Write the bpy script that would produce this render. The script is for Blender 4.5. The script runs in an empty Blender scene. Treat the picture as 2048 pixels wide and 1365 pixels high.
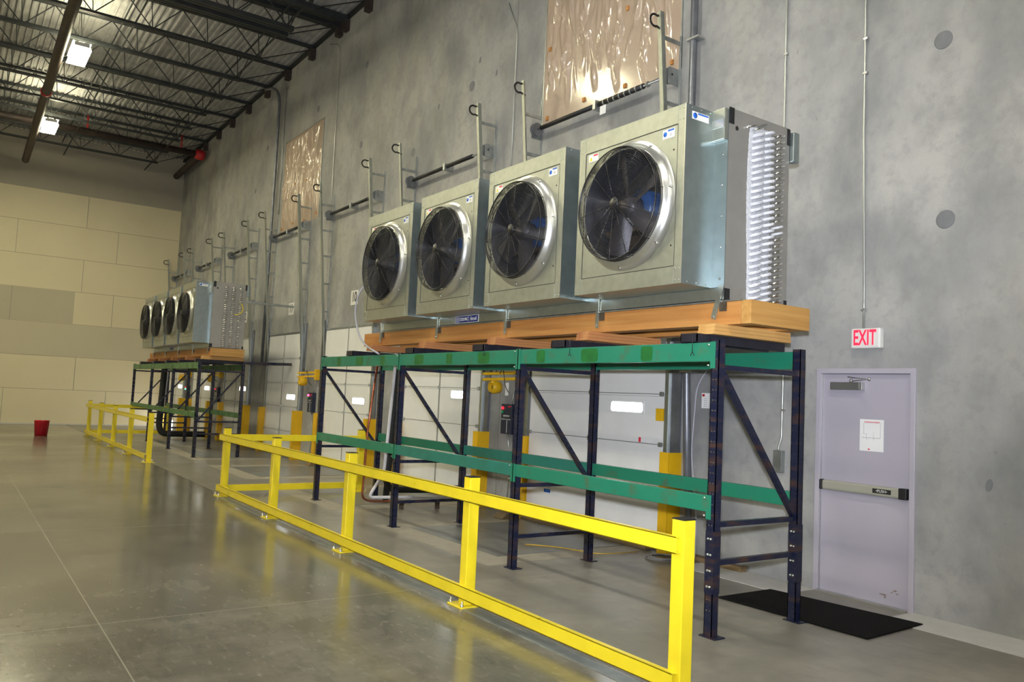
import bpy, math, random
from mathutils import Vector, Matrix
S = bpy.context.scene
C = S.collection
R = math.radians
random.seed(7)

# ------------------------------------------------------------------ camera
cd = bpy.data.cameras.new('camera'); cam = bpy.data.objects.new('camera', cd); C.objects.link(cam)
cd.sensor_width = 36.0; cd.lens = 36.0 * 1618.08 / 2048; cd.clip_start = 0.05; cd.clip_end = 200
yaw, pit, rol = R(55.1729), R(4.02427), R(2.66707)
fw = Vector((-math.sin(yaw) * math.cos(pit), math.cos(yaw) * math.cos(pit), math.sin(pit)))
rt = Vector((math.cos(yaw), math.sin(yaw), 0)); up = rt.cross(fw)
r2 = rt * math.cos(rol) + up * math.sin(rol); u2 = up * math.cos(rol) - rt * math.sin(rol)
m = Matrix((r2, u2, -fw)).transposed().to_4x4(); m.translation = Vector((4.9272, -7.2066, 1.7456))
cam.matrix_world = m
S.camera = cam
# ------------------------------------------------------------------ world, exposure
w = bpy.data.worlds.new('world'); S.world = w; w.use_nodes = True
w.node_tree.nodes['Background'].inputs[0].default_value = (0.8, 0.9, 1.0, 1)
w.node_tree.nodes['Background'].inputs[1].default_value = 0.3
S.view_settings.view_transform = 'Standard'; S.view_settings.look = 'None'
S.view_settings.gamma = 1; S.view_settings.use_curve_mapping = False
S.view_settings.exposure = 0.92
# the photographer's flash, just above the lens
fl = bpy.data.lights.new('camera_flash', 'SPOT'); flo = bpy.data.objects.new('camera_flash', fl); C.objects.link(flo)
fl.energy = 1500; fl.color = (0.88, 0.92, 1.0); fl.spot_size = R(88); fl.spot_blend = 1.0; fl.shadow_soft_size = 0.06
fm = m.copy(); fm.translation = m.translation + Vector((0, 0, 0.22)); flo.matrix_world = fm @ Matrix.Rotation(R(6), 4, 'X')
LAMP_WARM = (1.0, 0.92, 0.60); LAMP_COOL = (1.0, 0.96, 0.80)
LAMP_POWER = 72.0
# (x, y, strength factor, colour) of every high bay lamp
LAMPS = [(-16.4, -5.22, 1.0, LAMP_WARM), (-23.25, -5.2, 1.0, LAMP_WARM), (-9.6, -5.25, 1.0, LAMP_WARM),
         (-2.8, -5.25, 1.0, LAMP_COOL), (4.0, -5.25, 1.0, LAMP_COOL), (10.8, -5.25, 1.0, LAMP_COOL)]
for x in (-23.2, -16.4, -9.6, -2.8, 4.0, 10.8):
    for y in (-12.4, -19.6):
        LAMPS.append((x, y, 1.0, LAMP_WARM if x < -8 else LAMP_COOL))

# ------------------------------------------------------------------ materials
def mat(name, col, rough=0.5, metal=0.0, nz=0.0, ns=6.0, bump=0.0, bs=60.0, col2=None, th=None, stretch=None, coat=0.0,
        emit=None, es=0.0, rvar=0.0, spec=0.5, seam=None, det=5.0):
    mt = bpy.data.materials.new(name); mt.use_nodes = True
    nt = mt.node_tree; N = nt.nodes; L = nt.links; b = N['Principled BSDF']
    b.inputs['Base Color'].default_value = (*col, 1); b.inputs['Roughness'].default_value = rough
    b.inputs['Metallic'].default_value = metal; b.inputs['Coat Weight'].default_value = coat
    b.inputs['Coat Roughness'].default_value = 0.15
    b.inputs['Specular IOR Level'].default_value = spec
    if emit:
        b.inputs['Emission Color'].default_value = (*emit, 1); b.inputs['Emission Strength'].default_value = es
    if nz or bump or rvar or col2:
        tc = N.new('ShaderNodeTexCoord'); mp = N.new('ShaderNodeMapping'); L.new(tc.outputs['Object'], mp.inputs[0])
        if stretch: mp.inputs['Scale'].default_value = stretch
        n1 = N.new('ShaderNodeTexNoise'); n1.inputs['Scale'].default_value = ns; n1.inputs['Detail'].default_value = det
        L.new(mp.outputs[0], n1.inputs['Vector'])
        cr = N.new('ShaderNodeValToRGB'); L.new(n1.outputs['Fac'], cr.inputs[0])
        e0, e1 = cr.color_ramp.elements
        if col2:
            e0.position, e1.position = th or (0.35, 0.65)
            e0.color = (*col, 1); e1.color = (*col2, 1)
        else:
            e0.position, e1.position = 0.3, 0.7
            e0.color = (*[c * (1 - nz) for c in col], 1); e1.color = (*[min(1, c * (1 + nz)) for c in col], 1)
        if nz or col2: L.new(cr.outputs[0], b.inputs['Base Color'])
        if rvar:
            mr = N.new('ShaderNodeMapRange'); L.new(n1.outputs['Fac'], mr.inputs[0])
            mr.inputs[1].default_value = 0.3; mr.inputs[2].default_value = 0.7
            mr.inputs[3].default_value = max(0.02, rough - rvar); mr.inputs[4].default_value = rough + rvar
            L.new(mr.outputs[0], b.inputs['Roughness'])
        if bump:
            n2 = N.new('ShaderNodeTexNoise'); n2.inputs['Scale'].default_value = bs; n2.inputs['Detail'].default_value = 3
            L.new(mp.outputs[0], n2.inputs['Vector'])
            bp = N.new('ShaderNodeBump'); bp.inputs['Strength'].default_value = bump; bp.inputs['Distance'].default_value = 0.02
            L.new(n2.outputs['Fac'], bp.inputs['Height']); L.new(bp.outputs[0], b.inputs['Normal'])
    return mt

def layered(name, layers, rough, base, lines=None, linecol=(0.3, 0.3, 0.3), linew=0.006, coat=0.0, rvar=0.0, bump=0.0, spec=0.5, zshade=None):
    """concrete style material: base colour, list of (scale, stretch, lo, hi, colour, amount) noise layers, straight lines"""
    mt = bpy.data.materials.new(name); mt.use_nodes = True
    nt = mt.node_tree; N = nt.nodes; L = nt.links; b = N['Principled BSDF']
    b.inputs['Roughness'].default_value = rough; b.inputs['Coat Weight'].default_value = coat; b.inputs['Specular IOR Level'].default_value = spec
    tc = N.new('ShaderNodeTexCoord')
    cur = N.new('ShaderNodeRGB'); cur.outputs[0].default_value = (*base, 1); cur = cur.outputs[0]
    first = None
    for (sc, st, lo, hi, col, amt) in layers:
        mp = N.new('ShaderNodeMapping'); mp.inputs['Scale'].default_value = st; L.new(tc.outputs['Object'], mp.inputs[0])
        mp.inputs['Location'].default_value = (sc * 3.1, sc * 1.7, sc)
        n = N.new('ShaderNodeTexNoise'); n.inputs['Scale'].default_value = sc; n.inputs['Detail'].default_value = 8; n.inputs['Roughness'].default_value = 0.6
        L.new(mp.outputs[0], n.inputs['Vector'])
        mr = N.new('ShaderNodeMapRange'); L.new(n.outputs['Fac'], mr.inputs[0])
        mr.inputs[1].default_value = lo; mr.inputs[2].default_value = hi; mr.inputs[3].default_value = 0; mr.inputs[4].default_value = amt
        mx = N.new('ShaderNodeMix'); mx.data_type = 'RGBA'; L.new(mr.outputs[0], mx.inputs[0]); L.new(cur, mx.inputs[6]); mx.inputs[7].default_value = (*col, 1)
        cur = mx.outputs[2]
        if first is None: first = n
    if lines:
        sp = N.new('ShaderNodeSeparateXYZ'); L.new(tc.outputs['Object'], sp.inputs[0])
        acc = None
        for ax, v in lines:
            a = N.new('ShaderNodeMath'); a.operation = 'SUBTRACT'; L.new(sp.outputs[ax], a.inputs[0]); a.inputs[1].default_value = v
            c = N.new('ShaderNodeMath'); c.operation = 'ABSOLUTE'; L.new(a.outputs[0], c.inputs[0])
            d = N.new('ShaderNodeMath'); d.operation = 'LESS_THAN'; L.new(c.outputs[0], d.inputs[0]); d.inputs[1].default_value = linew
            if acc is None: acc = d.outputs[0]
            else:
                e = N.new('ShaderNodeMath'); e.operation = 'MAXIMUM'; L.new(acc, e.inputs[0]); L.new(d.outputs[0], e.inputs[1]); acc = e.outputs[0]
        mu = N.new('ShaderNodeMath'); mu.operation = 'MULTIPLY'; L.new(acc, mu.inputs[0]); mu.inputs[1].default_value = 0.75
        mx = N.new('ShaderNodeMix'); mx.data_type = 'RGBA'; L.new(mu.outputs[0], mx.inputs[0]); L.new(cur, mx.inputs[6]); mx.inputs[7].default_value = (*linecol, 1)
        cur = mx.outputs[2]
    L.new(cur, b.inputs['Base Color'])
    if rvar and first:
        mr = N.new('ShaderNodeMapRange'); L.new(first.outputs['Fac'], mr.inputs[0]); mr.inputs[1].default_value = 0.3; mr.inputs[2].default_value = 0.7
        mr.inputs[3].default_value = rough - rvar; mr.inputs[4].default_value = rough + rvar; L.new(mr.outputs[0], b.inputs['Roughness'])
    if bump:
        n2 = N.new('ShaderNodeTexNoise'); n2.inputs['Scale'].default_value = 3.0; n2.inputs['Detail'].default_value = 6; L.new(tc.outputs['Object'], n2.inputs['Vector'])
        bp = N.new('ShaderNodeBump'); bp.inputs['Strength'].default_value = bump; bp.inputs['Distance'].default_value = 0.01
        L.new(n2.outputs['Fac'], bp.inputs['Height']); L.new(bp.outputs[0], b.inputs['Normal'])
    return mt

M = {}
M['wall'] = layered('tilt_up_concrete', [
    (0.45, (1, 1, 1.3), 0.38, 0.62, (0.43, 0.425, 0.41), 0.9), (0.8, (1, 1, 0.6), 0.45, 0.66, (0.16, 0.165, 0.185), 0.8),
    (0.7, (1.2, 1, 0.3), 0.5, 0.7, (0.37, 0.355, 0.29), 0.6), (2.2, (1, 1, 0.8), 0.5, 0.72, (0.17, 0.172, 0.185), 0.55), (9, (1, 1, 1), 0.5, 0.72, (0.20, 0.20, 0.20), 0.4),
    (60, (1, 1, 1), 0.3, 0.7, (0.26, 0.26, 0.26), 0.25), (6, (1, 1, 1), 0.68, 0.74, (0.12, 0.10, 0.08), 0.5)],
    0.75, (0.34, 0.34, 0.34), lines=[(0, -5.69), (0, -13.22), (0, -17.08), (0, -21.3), (0, -25.4)], linecol=(0.14, 0.14, 0.13), linew=0.009, bump=0.15)
M['floor'] = layered('polished_concrete', [
    (0.5, (1, 1, 1), 0.38, 0.62, (0.085, 0.077, 0.062), 0.85), (1.7, (1, 0.5, 1), 0.45, 0.68, (0.215, 0.2, 0.165), 0.7),
    (5, (0.5, 1.2, 1), 0.5, 0.7, (0.06, 0.057, 0.05), 0.6), (14, (0.6, 1.4, 1), 0.56, 0.72, (0.26, 0.245, 0.21), 0.5), (50, (1, 1, 1), 0.3, 0.7, (0.15, 0.14, 0.12), 0.3)],
    0.18, (0.15, 0.138, 0.11), lines=[(0, -1.55), (0, -5.65), (0, -9.75), (0, -13.85), (0, -17.95), (0, -22.05), (0, 2.55), (1, -6.17), (1, -12.3)],
    linecol=(0.33, 0.31, 0.26), linew=0.0045, rvar=0.06, spec=0.7)
M['dust'] = layered('dusty_concrete', [(1.5, (1, 1, 1), 0.35, 0.65, (0.32, 0.29, 0.235), 0.8), (7, (1, 1, 1), 0.45, 0.7, (0.2, 0.185, 0.16), 0.5)], 0.55, (0.30, 0.27, 0.22))
M['under'] = layered('dusty_unpolished_concrete', [
    (0.6, (1, 1, 1), 0.38, 0.62, (0.17, 0.16, 0.135), 0.8), (2.0, (1, 0.5, 1), 0.45, 0.68, (0.29, 0.27, 0.23), 0.7), (7, (0.6, 1.2, 1), 0.5, 0.7, (0.14, 0.13, 0.115), 0.5)],
    0.34, (0.215, 0.20, 0.17), lines=[(0, -1.55), (0, -5.65), (0, -9.75), (0, -13.85), (0, -17.95), (0, -22.05), (0, 2.55)], linecol=(0.36, 0.34, 0.29), linew=0.0045, rvar=0.06)
M['strip'] = layered('pale_concrete_strip', [(5, (1, 1, 1), 0.4, 0.7, (0.44, 0.43, 0.42), 0.6)], 0.8, (0.52, 0.51, 0.50))
M['plate'] = mat('leveler_steel', (0.20, 0.205, 0.2), 0.35, 0.35, nz=0.2, ns=3, rvar=0.08)
M['panel'] = layered('insulated_wall_panel', [(0.5, (1, 1, 1), 0.35, 0.65, (0.62, 0.55, 0.38), 0.5)], 0.6, (0.68, 0.61, 0.43),
    lines=[(2, 1.28 + 1.215 * k) for k in range(7)], linecol=(0.3, 0.26, 0.18), linew=0.010)
M['deck'] = mat('painted_roof_deck', (0.34, 0.34, 0.34), 0.6, 0.0, nz=0.2, ns=3)
M['joist'] = mat('dark_joist_paint', (0.018, 0.022, 0.024), 0.6, 0.0, nz=0.3, ns=4)
M['galv'] = mat('galvanised_steel', (0.43, 0.455, 0.415), 0.36, 0.85, nz=0.08, ns=14, rvar=0.03)
M['galvb'] = mat('galvanised_side', (0.36, 0.42, 0.435), 0.32, 0.9, nz=0.08, ns=10, rvar=0.02)
M['galvd'] = mat('dull_galvanised_track', (0.40, 0.42, 0.42), 0.38, 0.8, nz=0.2, ns=8, rvar=0.05)
M['bell'] = mat('spun_aluminium_ring', (0.62, 0.63, 0.62), 0.28, 0.9, nz=0.05, ns=8)
M['endp'] = mat('coil_end_plate', (0.36, 0.35, 0.33), 0.42, 0.6, nz=0.06, ns=5)
M['black'] = mat('black_plastic', (0.01, 0.01, 0.012), 0.5, nz=0.2, ns=20)
M['wire'] = mat('black_guard_wire', (0.02, 0.02, 0.022), 0.3, 0.3, nz=0.2, ns=20)
M['cav'] = mat('dark_fin_pack', (0.03, 0.03, 0.033), 0.6, 0.3, nz=0.4, ns=30)
M['blade'] = mat('grey_fan_blade', (0.055, 0.052, 0.064), 0.4, 0.4, nz=0.1, ns=8)
M['shroud'] = mat('dark_shroud', (0.07, 0.075, 0.10), 0.35, 0.6, nz=0.15, ns=8)
M['motor'] = mat('blue_motor_paint', (0.012, 0.075, 0.26), 0.35, nz=0.2, ns=12)
M['cast'] = mat('cast_iron_brown', (0.09, 0.07, 0.05), 0.5, 0.4, nz=0.3, ns=20)
M['tube'] = mat('shiny_coil_tube', (0.75, 0.75, 0.74), 0.16, 1.0, nz=0.08, ns=20)
M['crust'] = mat('thin_frost_crust', (0.52, 0.53, 0.57), 0.8, nz=0.1, ns=40, bump=0.6, bs=90)
M['frost'] = mat('white_frost', (0.60, 0.61, 0.66), 0.75, nz=0.05, ns=30, bump=0.5, bs=60)
M['yellow'] = mat('safety_yellow_paint', (0.76, 0.60, 0.018), 0.32, nz=0.06, ns=5, rvar=0.05)
M['guard'] = mat('amber_yellow_paint', (0.72, 0.42, 0.008), 0.4, nz=0.08, ns=5)
M['green'] = mat('green_rack_paint', (0.012, 0.175, 0.105), 0.4, nz=0.0, ns=3.5, col2=(0.09, 0.07, 0.03), th=(0.58, 0.85), stretch=(2, 2, 2), rvar=0.08, det=8)
M['teal'] = mat('teal_rack_paint', (0.018, 0.165, 0.13), 0.4, nz=0.0, ns=3.1, col2=(0.02, 0.13, 0.09), th=(0.45, 0.7), rvar=0.08, det=8)
M['green2'] = mat('olive_green_rack_paint', (0.06, 0.17, 0.06), 0.45, nz=0.0, ns=4, col2=(0.05, 0.09, 0.04), th=(0.45, 0.7), rvar=0.08)
M['greenpatch'] = mat('fresh_green_touch_up', (0.01, 0.12, 0.025), 0.35, nz=0.2, ns=12)
M['navy'] = mat('navy_rack_paint', (0.008, 0.011, 0.032), 0.3, nz=0.0, ns=5, col2=(0.055, 0.026, 0.016), th=(0.52, 0.74), stretch=(1, 1, 3), rvar=0.1, det=8)
M['chan'] = mat('dark_steel_channel', (0.02, 0.02, 0.032), 0.35, 0.3, nz=0.3, ns=8, rvar=0.08)
def wood(name, c1, c2):
    mt = mat(name, c1, 0.6, ns=1.6, col2=c2, th=(0.32, 0.68), stretch=(0.6, 14, 14), bump=0.1, bs=8, det=8); return mt
M['wood'] = wood('fir_timber', (0.40, 0.155, 0.035), (0.52, 0.25, 0.07))
def woody(name, c1, c2):
    return mat(name, c1, 0.6, ns=1.6, col2=c2, th=(0.32, 0.68), stretch=(14, 0.6, 14), bump=0.1, bs=8, det=8)
M['woody'] = woody('fir_cross_timber', (0.40, 0.20, 0.05), (0.52, 0.29, 0.085))
M['board'] = woody('fir_board', (0.50, 0.26, 0.075), (0.60, 0.35, 0.12))
M['boardr'] = woody('reddish_fir_board', (0.38, 0.13, 0.05), (0.50, 0.24, 0.085))
M['boardold'] = wood('weathered_board', (0.16, 0.10, 0.05), (0.28, 0.20, 0.11))
M['doorp'] = mat('white_door_panel', (0.78, 0.78, 0.79), 0.45, nz=0.03, ns=3)
M['seam'] = mat('door_panel_seam', (0.25, 0.25, 0.25), 0.6, nz=0.1)
M['lilac'] = mat('lilac_grey_door_paint', (0.41, 0.385, 0.46), 0.4, nz=0.02, ns=3)
M['lilacf'] = mat('lilac_grey_frame_paint', (0.43, 0.405, 0.475), 0.38, nz=0.02, ns=3)
M['alu'] = mat('satin_aluminium', (0.5, 0.5, 0.49), 0.35, 0.8, nz=0.05)
M['closer'] = mat('grey_metal_cover', (0.22, 0.22, 0.22), 0.4, 0.6, nz=0.05)
M['beige'] = mat('beige_push_bar', (0.42, 0.42, 0.36), 0.4, 0.3, nz=0.05)
M['white'] = mat('white_plastic', (0.75, 0.75, 0.74), 0.4, nz=0.03)
M['paper'] = mat('white_paper', (0.78, 0.78, 0.80), 0.7, nz=0.02)
M['red'] = mat('red_ink', (0.75, 0.02, 0.06), 0.5, nz=0.05)
M['exitred'] = mat('lit_exit_red', (0.9, 0.02, 0.06), 0.5, nz=0.05, emit=(1.0, 0.03, 0.09), es=0.35)
M['ink'] = mat('black_ink', (0.015, 0.015, 0.015), 0.5, nz=0.05)
M['greyink'] = mat('grey_ink', (0.4, 0.4, 0.42), 0.6, nz=0.05)
M['blueink'] = mat('blue_ink', (0.01, 0.12, 0.55), 0.4, nz=0.05)
M['yellink'] = mat('yellow_ink', (0.75, 0.6, 0.02), 0.4, nz=0.05)
M['navyink'] = mat('navy_ink', (0.02, 0.03, 0.20), 0.35, nz=0.1)
M['pane'] = mat('daylit_pane', (0.9, 0.95, 1), 0.3, emit=(0.93, 0.97, 1.0), es=6.0)
M['lamp_w'] = mat('lit_warm_lamp_lens', (1, 1, 1), 0.5, emit=LAMP_WARM, es=LAMP_POWER)
M['lamp_c'] = mat('lit_neutral_lamp_lens', (1, 1, 1), 0.5, emit=LAMP_COOL, es=LAMP_POWER)
M['poly'] = mat('plastic_over_plywood', (0.43, 0.33, 0.255), 0.5, nz=0.05, ns=2, coat=0.9, bump=0.3, bs=7, spec=0.3)
M['copper'] = mat('copper_pipe', (0.42, 0.13, 0.07), 0.25, 0.9, nz=0.3, ns=6)
M['insul'] = mat('black_foam_insulation', (0.012, 0.013, 0.012), 0.75, nz=0.3, ns=20)
M['pvc'] = mat('white_pvc_pipe', (0.58, 0.57, 0.58), 0.4, nz=0.05)
M['brownpipe'] = mat('brown_iron_pipe', (0.05, 0.035, 0.03), 0.55, 0.2, nz=0.3, ns=5)
M['redpaint'] = mat('red_paint', (0.45, 0.01, 0.015), 0.45, nz=0.1)
M['bucket'] = mat('red_bucket_plastic', (0.42, 0.005, 0.02), 0.35, nz=0.1)
M['conduit'] = mat('steel_conduit', (0.5, 0.52, 0.5), 0.35, 0.8, nz=0.1, ns=6)
M['conduitd'] = mat('weathered_conduit', (0.2, 0.21, 0.24), 0.4, 0.6, nz=0.2, ns=6)
M['cable'] = mat('grey_cable_jacket', (0.36, 0.36, 0.42), 0.5, nz=0.05)
M['rubber'] = mat('black_rubber_mat', (0.004, 0.004, 0.004), 0.9, spec=0.15, nz=0.3, ns=40, bump=0.4, bs=150)
M['drum'] = mat('cable_drum_cast', (0.2, 0.21, 0.22), 0.5, 0.6, nz=0.15)
M['grout'] = mat('grout_patch', (0.17, 0.175, 0.19), 0.7, nz=0.1, ns=10)
M['control'] = mat('dark_blue_control_panel', (0.02, 0.025, 0.05), 0.4, nz=0.1)
M['redlit'] = mat('red_indicator', (0.6, 0.02, 0.02), 0.3, emit=(1, 0.03, 0.06), es=0.6)
M['redlit2'] = mat('lit_red_indicator', (0.6, 0.02, 0.02), 0.3, emit=(1, 0.05, 0.15), es=4)
M['greenind'] = mat('green_indicator', (0.01, 0.25, 0.08), 0.3, nz=0.1)
M['greenlit'] = mat('lit_green_indicator', (0.01, 0.4, 0.2), 0.3, emit=(0.1, 1, 0.5), es=4)
M['cord'] = mat('yellow_cord', (0.6, 0.38, 0.03), 0.5, nz=0.1)
M['glow'] = mat('lit_daylight_gap', (1, 1, 1), 0.5, emit=(1, 1, 1), es=6)

# ------------------------------------------------------------------ mesh builder
class MB:
    def __init__(s): s.v = []; s.f = []; s.sm = []
    def add(s, vs, fs, smooth=False):
        o = len(s.v); s.v += [tuple(v) for v in vs]; s.f += [tuple(i + o for i in f) for f in fs]; s.sm += [smooth] * len(fs); return s
    def box(s, x0, x1, y0, y1, z0, z1):
        vs = [(x, y, z) for z in (z0, z1) for y in (y0, y1) for x in (x0, x1)]
        return s.add(vs, [(0, 2, 3, 1), (4, 5, 7, 6), (0, 1, 5, 4), (2, 6, 7, 3), (0, 4, 6, 2), (1, 3, 7, 5)])
    def bar(s, p, q, w, h, upv=(0, 0, 1)):
        p = Vector(p); q = Vector(q); d = (q - p).normalized(); u = Vector(upv)
        if abs(d.dot(u)) > 0.98: u = Vector((0, 1, 0))
        a = d.cross(u).normalized() * w / 2; b = a.cross(d).normalized() * h / 2
        vs = [c + i * a + j * b for c in (p, q) for i, j in ((-1, -1), (1, -1), (1, 1), (-1, 1))]
        return s.add(vs, [(0, 1, 2, 3), (7, 6, 5, 4), (0, 4, 5, 1), (1, 5, 6, 2), (2, 6, 7, 3), (3, 7, 4, 0)])
    def tube(s, pts, r, n=8, cap=True, closed=False):
        P = [Vector(p) for p in pts]; k = len(P); rings = []
        prev = None
        for i in range(k):
            if closed: d = (P[(i + 1) % k] - P[i - 1]).normalized()
            else: d = ((P[min(i + 1, k - 1)] - P[i]).normalized() + (P[i] - P[max(i - 1, 0)]).normalized()).normalized()
            if prev is None:
                a = d.cross(Vector((0, 0, 1)))
                if a.length < 0.1: a = d.cross(Vector((0, 1, 0)))
            else: a = prev - d * prev.dot(d)
            a.normalize(); prev = a; b = d.cross(a)
            rr = r[i] if isinstance(r, (list, tuple)) else r
            rings.append([P[i] + (a * math.cos(2 * math.pi * j / n) + b * math.sin(2 * math.pi * j / n)) * rr for j in range(n)])
        vs = [v for g in rings for v in g]; fs = []
        for i in range(k if closed else k - 1):
            i2 = (i + 1) % k
            for j in range(n): fs.append((i * n + j, i * n + (j + 1) % n, i2 * n + (j + 1) % n, i2 * n + j))
        s.add(vs, fs, True)
        if cap and not closed:
            o = len(s.v) - k * n
            s.f.append(tuple(o + j for j in range(n))[::-1]); s.f.append(tuple(o + (k - 1) * n + j for j in range(n))); s.sm += [False, False]
        return s
    def ring(s, c, R_, r, axis='y', n=64, m=4):
        pts = []
        for i in range(n):
            a = 2 * math.pi * i / n
            pts.append((c[0] + R_ * math.cos(a), c[1], c[2] + R_ * math.sin(a)) if axis == 'y' else (c[0] + R_ * math.cos(a), c[1] + R_ * math.sin(a), c[2]))
        return s.tube(pts, r, m, closed=True)
    def lathe(s, prof, c=(0, 0, 0), axis='y', n=48, smooth=True):
        vs = []; fs = []; k = len(prof)
        for i in range(n):
            a = 2 * math.pi * i / n
            for (r, t) in prof:
                if axis == 'y': vs.append((c[0] + r * math.cos(a), c[1] + t, c[2] + r * math.sin(a)))
                elif axis == 'x': vs.append((c[0] + t, c[1] + r * math.cos(a), c[2] + r * math.sin(a)))
                else: vs.append((c[0] + r * math.cos(a), c[1] + r * math.sin(a), c[2] + t))
        for i in range(n):
            for j in range(k - 1): fs.append((i * k + j, i * k + j + 1, ((i + 1) % n) * k + j + 1, ((i + 1) % n) * k + j))
        return s.add(vs, fs, smooth)
    def prism(s, poly, t0, t1, axis='y'):
        n = len(poly)
        def P(a, b, t): return {'y': (a, t, b), 'x': (t, a, b), 'z': (a, b, t)}[axis]
        vs = [P(a, b, t0) for a, b in poly] + [P(a, b, t1) for a, b in poly]
        return s.add(vs, [tuple(range(n)), tuple(range(2 * n - 1, n - 1, -1))] + [(i, (i + 1) % n, n + (i + 1) % n, n + i) for i in range(n)])

def link(o): C.objects.link(o); return o
def tag(o, label=None, cat=None, group=None, kind=None):
    if label: o['label'] = label
    if cat: o['category'] = cat
    if group: o['group'] = group
    if kind: o['kind'] = kind
    return o
def thing(name, label, cat, loc, group=None):
    o = bpy.data.objects.new(name, None); link(o); o.location = loc; o.empty_display_size = 0.1
    return tag(o, label, cat, group)
OFF = {}
def wloc(o):
    v = Vector(o.location)
    while o.parent: o = o.parent; v += Vector(o.location)
    return v
def part(name, mb, m_, parent=None, label=None, bevel=0.0, origin=None):
    """mesh given in world coordinates; origin of a part = its parent's origin"""
    base = wloc(parent) if parent else Vector(origin or (0, 0, 0))
    me = bpy.data.meshes.new(name)
    me.from_pydata([(v[0] - base.x, v[1] - base.y, v[2] - base.z) for v in mb.v], [], mb.f)
    for p, sm in zip(me.polygons, mb.sm): p.use_smooth = sm
    me.materials.append(M[m_] if isinstance(m_, str) else m_)
    import bmesh as _b
    bm = _b.new(); bm.from_mesh(me); _b.ops.recalc_face_normals(bm, faces=bm.faces); bm.to_mesh(me); bm.free()
    o = bpy.data.objects.new(name, me); link(o)
    if parent: o.parent = parent
    else: o.location = base
    if label: o['label'] = label
    if bevel:
        bv = o.modifiers.new('bevel', 'BEVEL'); bv.width = bevel; bv.segments = 2; bv.limit_method = 'ANGLE'
    return o
def solo(name, mb, m_, label, cat, group=None, bevel=0.0):
    n = len(mb.v); xs = [v[0] for v in mb.v]; ys = [v[1] for v in mb.v]; zs = [v[2] for v in mb.v]
    org = ((min(xs) + max(xs)) / 2, (min(ys) + max(ys)) / 2, min(zs))
    return tag(part(name, mb, m_, None, None, bevel, org), label, cat, group)
def struct(name, mb, m_, parent=None, bevel=0.0, origin=None):
    o = part(name, mb, m_, parent, None, bevel, origin)
    if not parent: o['kind'] = 'structure'
    return o
def copy_tree(o, parent=None, off=None):
    c = o.copy(); link(c)
    if parent: c.parent = parent
    elif off is not None: c.location = Vector(o.location) + Vector(off)
    for ch in list(o.children): copy_tree(ch, c)
    return c
def text(name, s, size, loc, m_, parent, face='-y', ext=0.001, width=1.0, bold=0.0):
    """lettering lying in the plane y = const, read from -y (or plane x = const read from +x)"""
    cu = bpy.data.curves.new(name, 'FONT'); cu.body = s; cu.size = size; cu.align_x = 'CENTER'; cu.align_y = 'CENTER'; cu.extrude = ext; cu.offset = bold
    t = bpy.data.objects.new(name + '_tmp', cu); link(t)
    bpy.context.view_layer.update()
    me = bpy.data.meshes.new_from_object(t.evaluated_get(bpy.context.evaluated_depsgraph_get()))
    bpy.data.objects.remove(t); bpy.data.curves.remove(cu)
    me.name = name
    rot = Matrix.Rotation(math.pi / 2, 4, 'X') if face == '-y' else Matrix.Rotation(math.pi / 2, 4, 'Z') @ Matrix.Rotation(math.pi / 2, 4, 'X')
    me.transform(rot @ Matrix.Diagonal((width, 1, 1, 1)))
    base = wloc(parent)
    me.transform(Matrix.Translation(Vector(loc) - base))
    me.materials.clear(); me.materials.append(M[m_])
    o = bpy.data.objects.new(name, me); link(o); o.parent = parent
    return o
def arc(c, r, a0, a1, n, plane='yz', x=0):
    out = []
    for i in range(n + 1):
        a = R(a0 + (a1 - a0) * i / n)
        if plane == 'yz': out.append((c[0], c[1] + r * math.cos(a), c[2] + r * math.sin(a)))
        elif plane == 'xz': out.append((c[0] + r * math.cos(a), c[1], c[2] + r * math.sin(a)))
        else: out.append((c[0] + r * math.cos(a), c[1] + r * math.sin(a), c[2]))
    return out
def smoothpath(pts, r=0.1, n=5):
    P = [Vector(p) for p in pts]; out = [P[0]]
    for i in range(1, len(P) - 1):
        a = (P[i - 1] - P[i]); b = (P[i + 1] - P[i]); q = min(r, a.length / 2.1, b.length / 2.1)
        s0 = P[i] + a.normalized() * q; s1 = P[i] + b.normalized() * q
        for k in range(n + 1):
            t = k / n; out.append(s0 * (1 - t) ** 2 + P[i] * 2 * t * (1 - t) + s1 * t * t)
    out.append(P[-1]); return out

# ------------------------------------------------------------------ room shell
XB, XF, YL, ZR = -28.95, 14.0, -26.0, 10.62
mb = MB(); xs = [XB, 0.03, 0.985, XF]; zs = [0, 2.15, ZR + 0.1]
for i in range(3):
    for j in range(2):
        if i == 1 and j == 0: continue
        mb.box(xs[i], xs[i + 1], 0.0, 0.25, zs[j], zs[j + 1])
wr = struct('wall_right', mb, 'wall')
struct('wall_back', MB().box(XB - 0.2, XB, YL, 0.0, 0, ZR + 0.1), 'panel')
struct('wall_left', MB().box(XB, XF, YL - 0.2, YL, 0, ZR + 0.1), 'wall')
struct('wall_front', MB().box(XF, XF + 0.2, YL, 0.0, 0, ZR + 0.1), 'wall')
struct('floor', MB().box(XB, XF, YL, 0.3, -0.1, 0.0), 'floor')
mb = MB(); prof = []; y = 0.0; p = 0.15
while y > YL:
    prof += [(y, ZR), (y - 0.04, ZR), (y - 0.055, ZR + 0.04), (y - 0.135, ZR + 0.04)]; y -= p
vs = [(x, a, b) for x in (XB, XF) for a, b in prof]; n = len(prof)
mb.add(vs, [(i, i + 1, n + i + 1, n + i) for i in range(n - 1)])
mb.box(XB, XF, YL, 0, ZR + 0.05, ZR + 0.07)
struct('ceiling', mb, 'deck')
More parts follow.
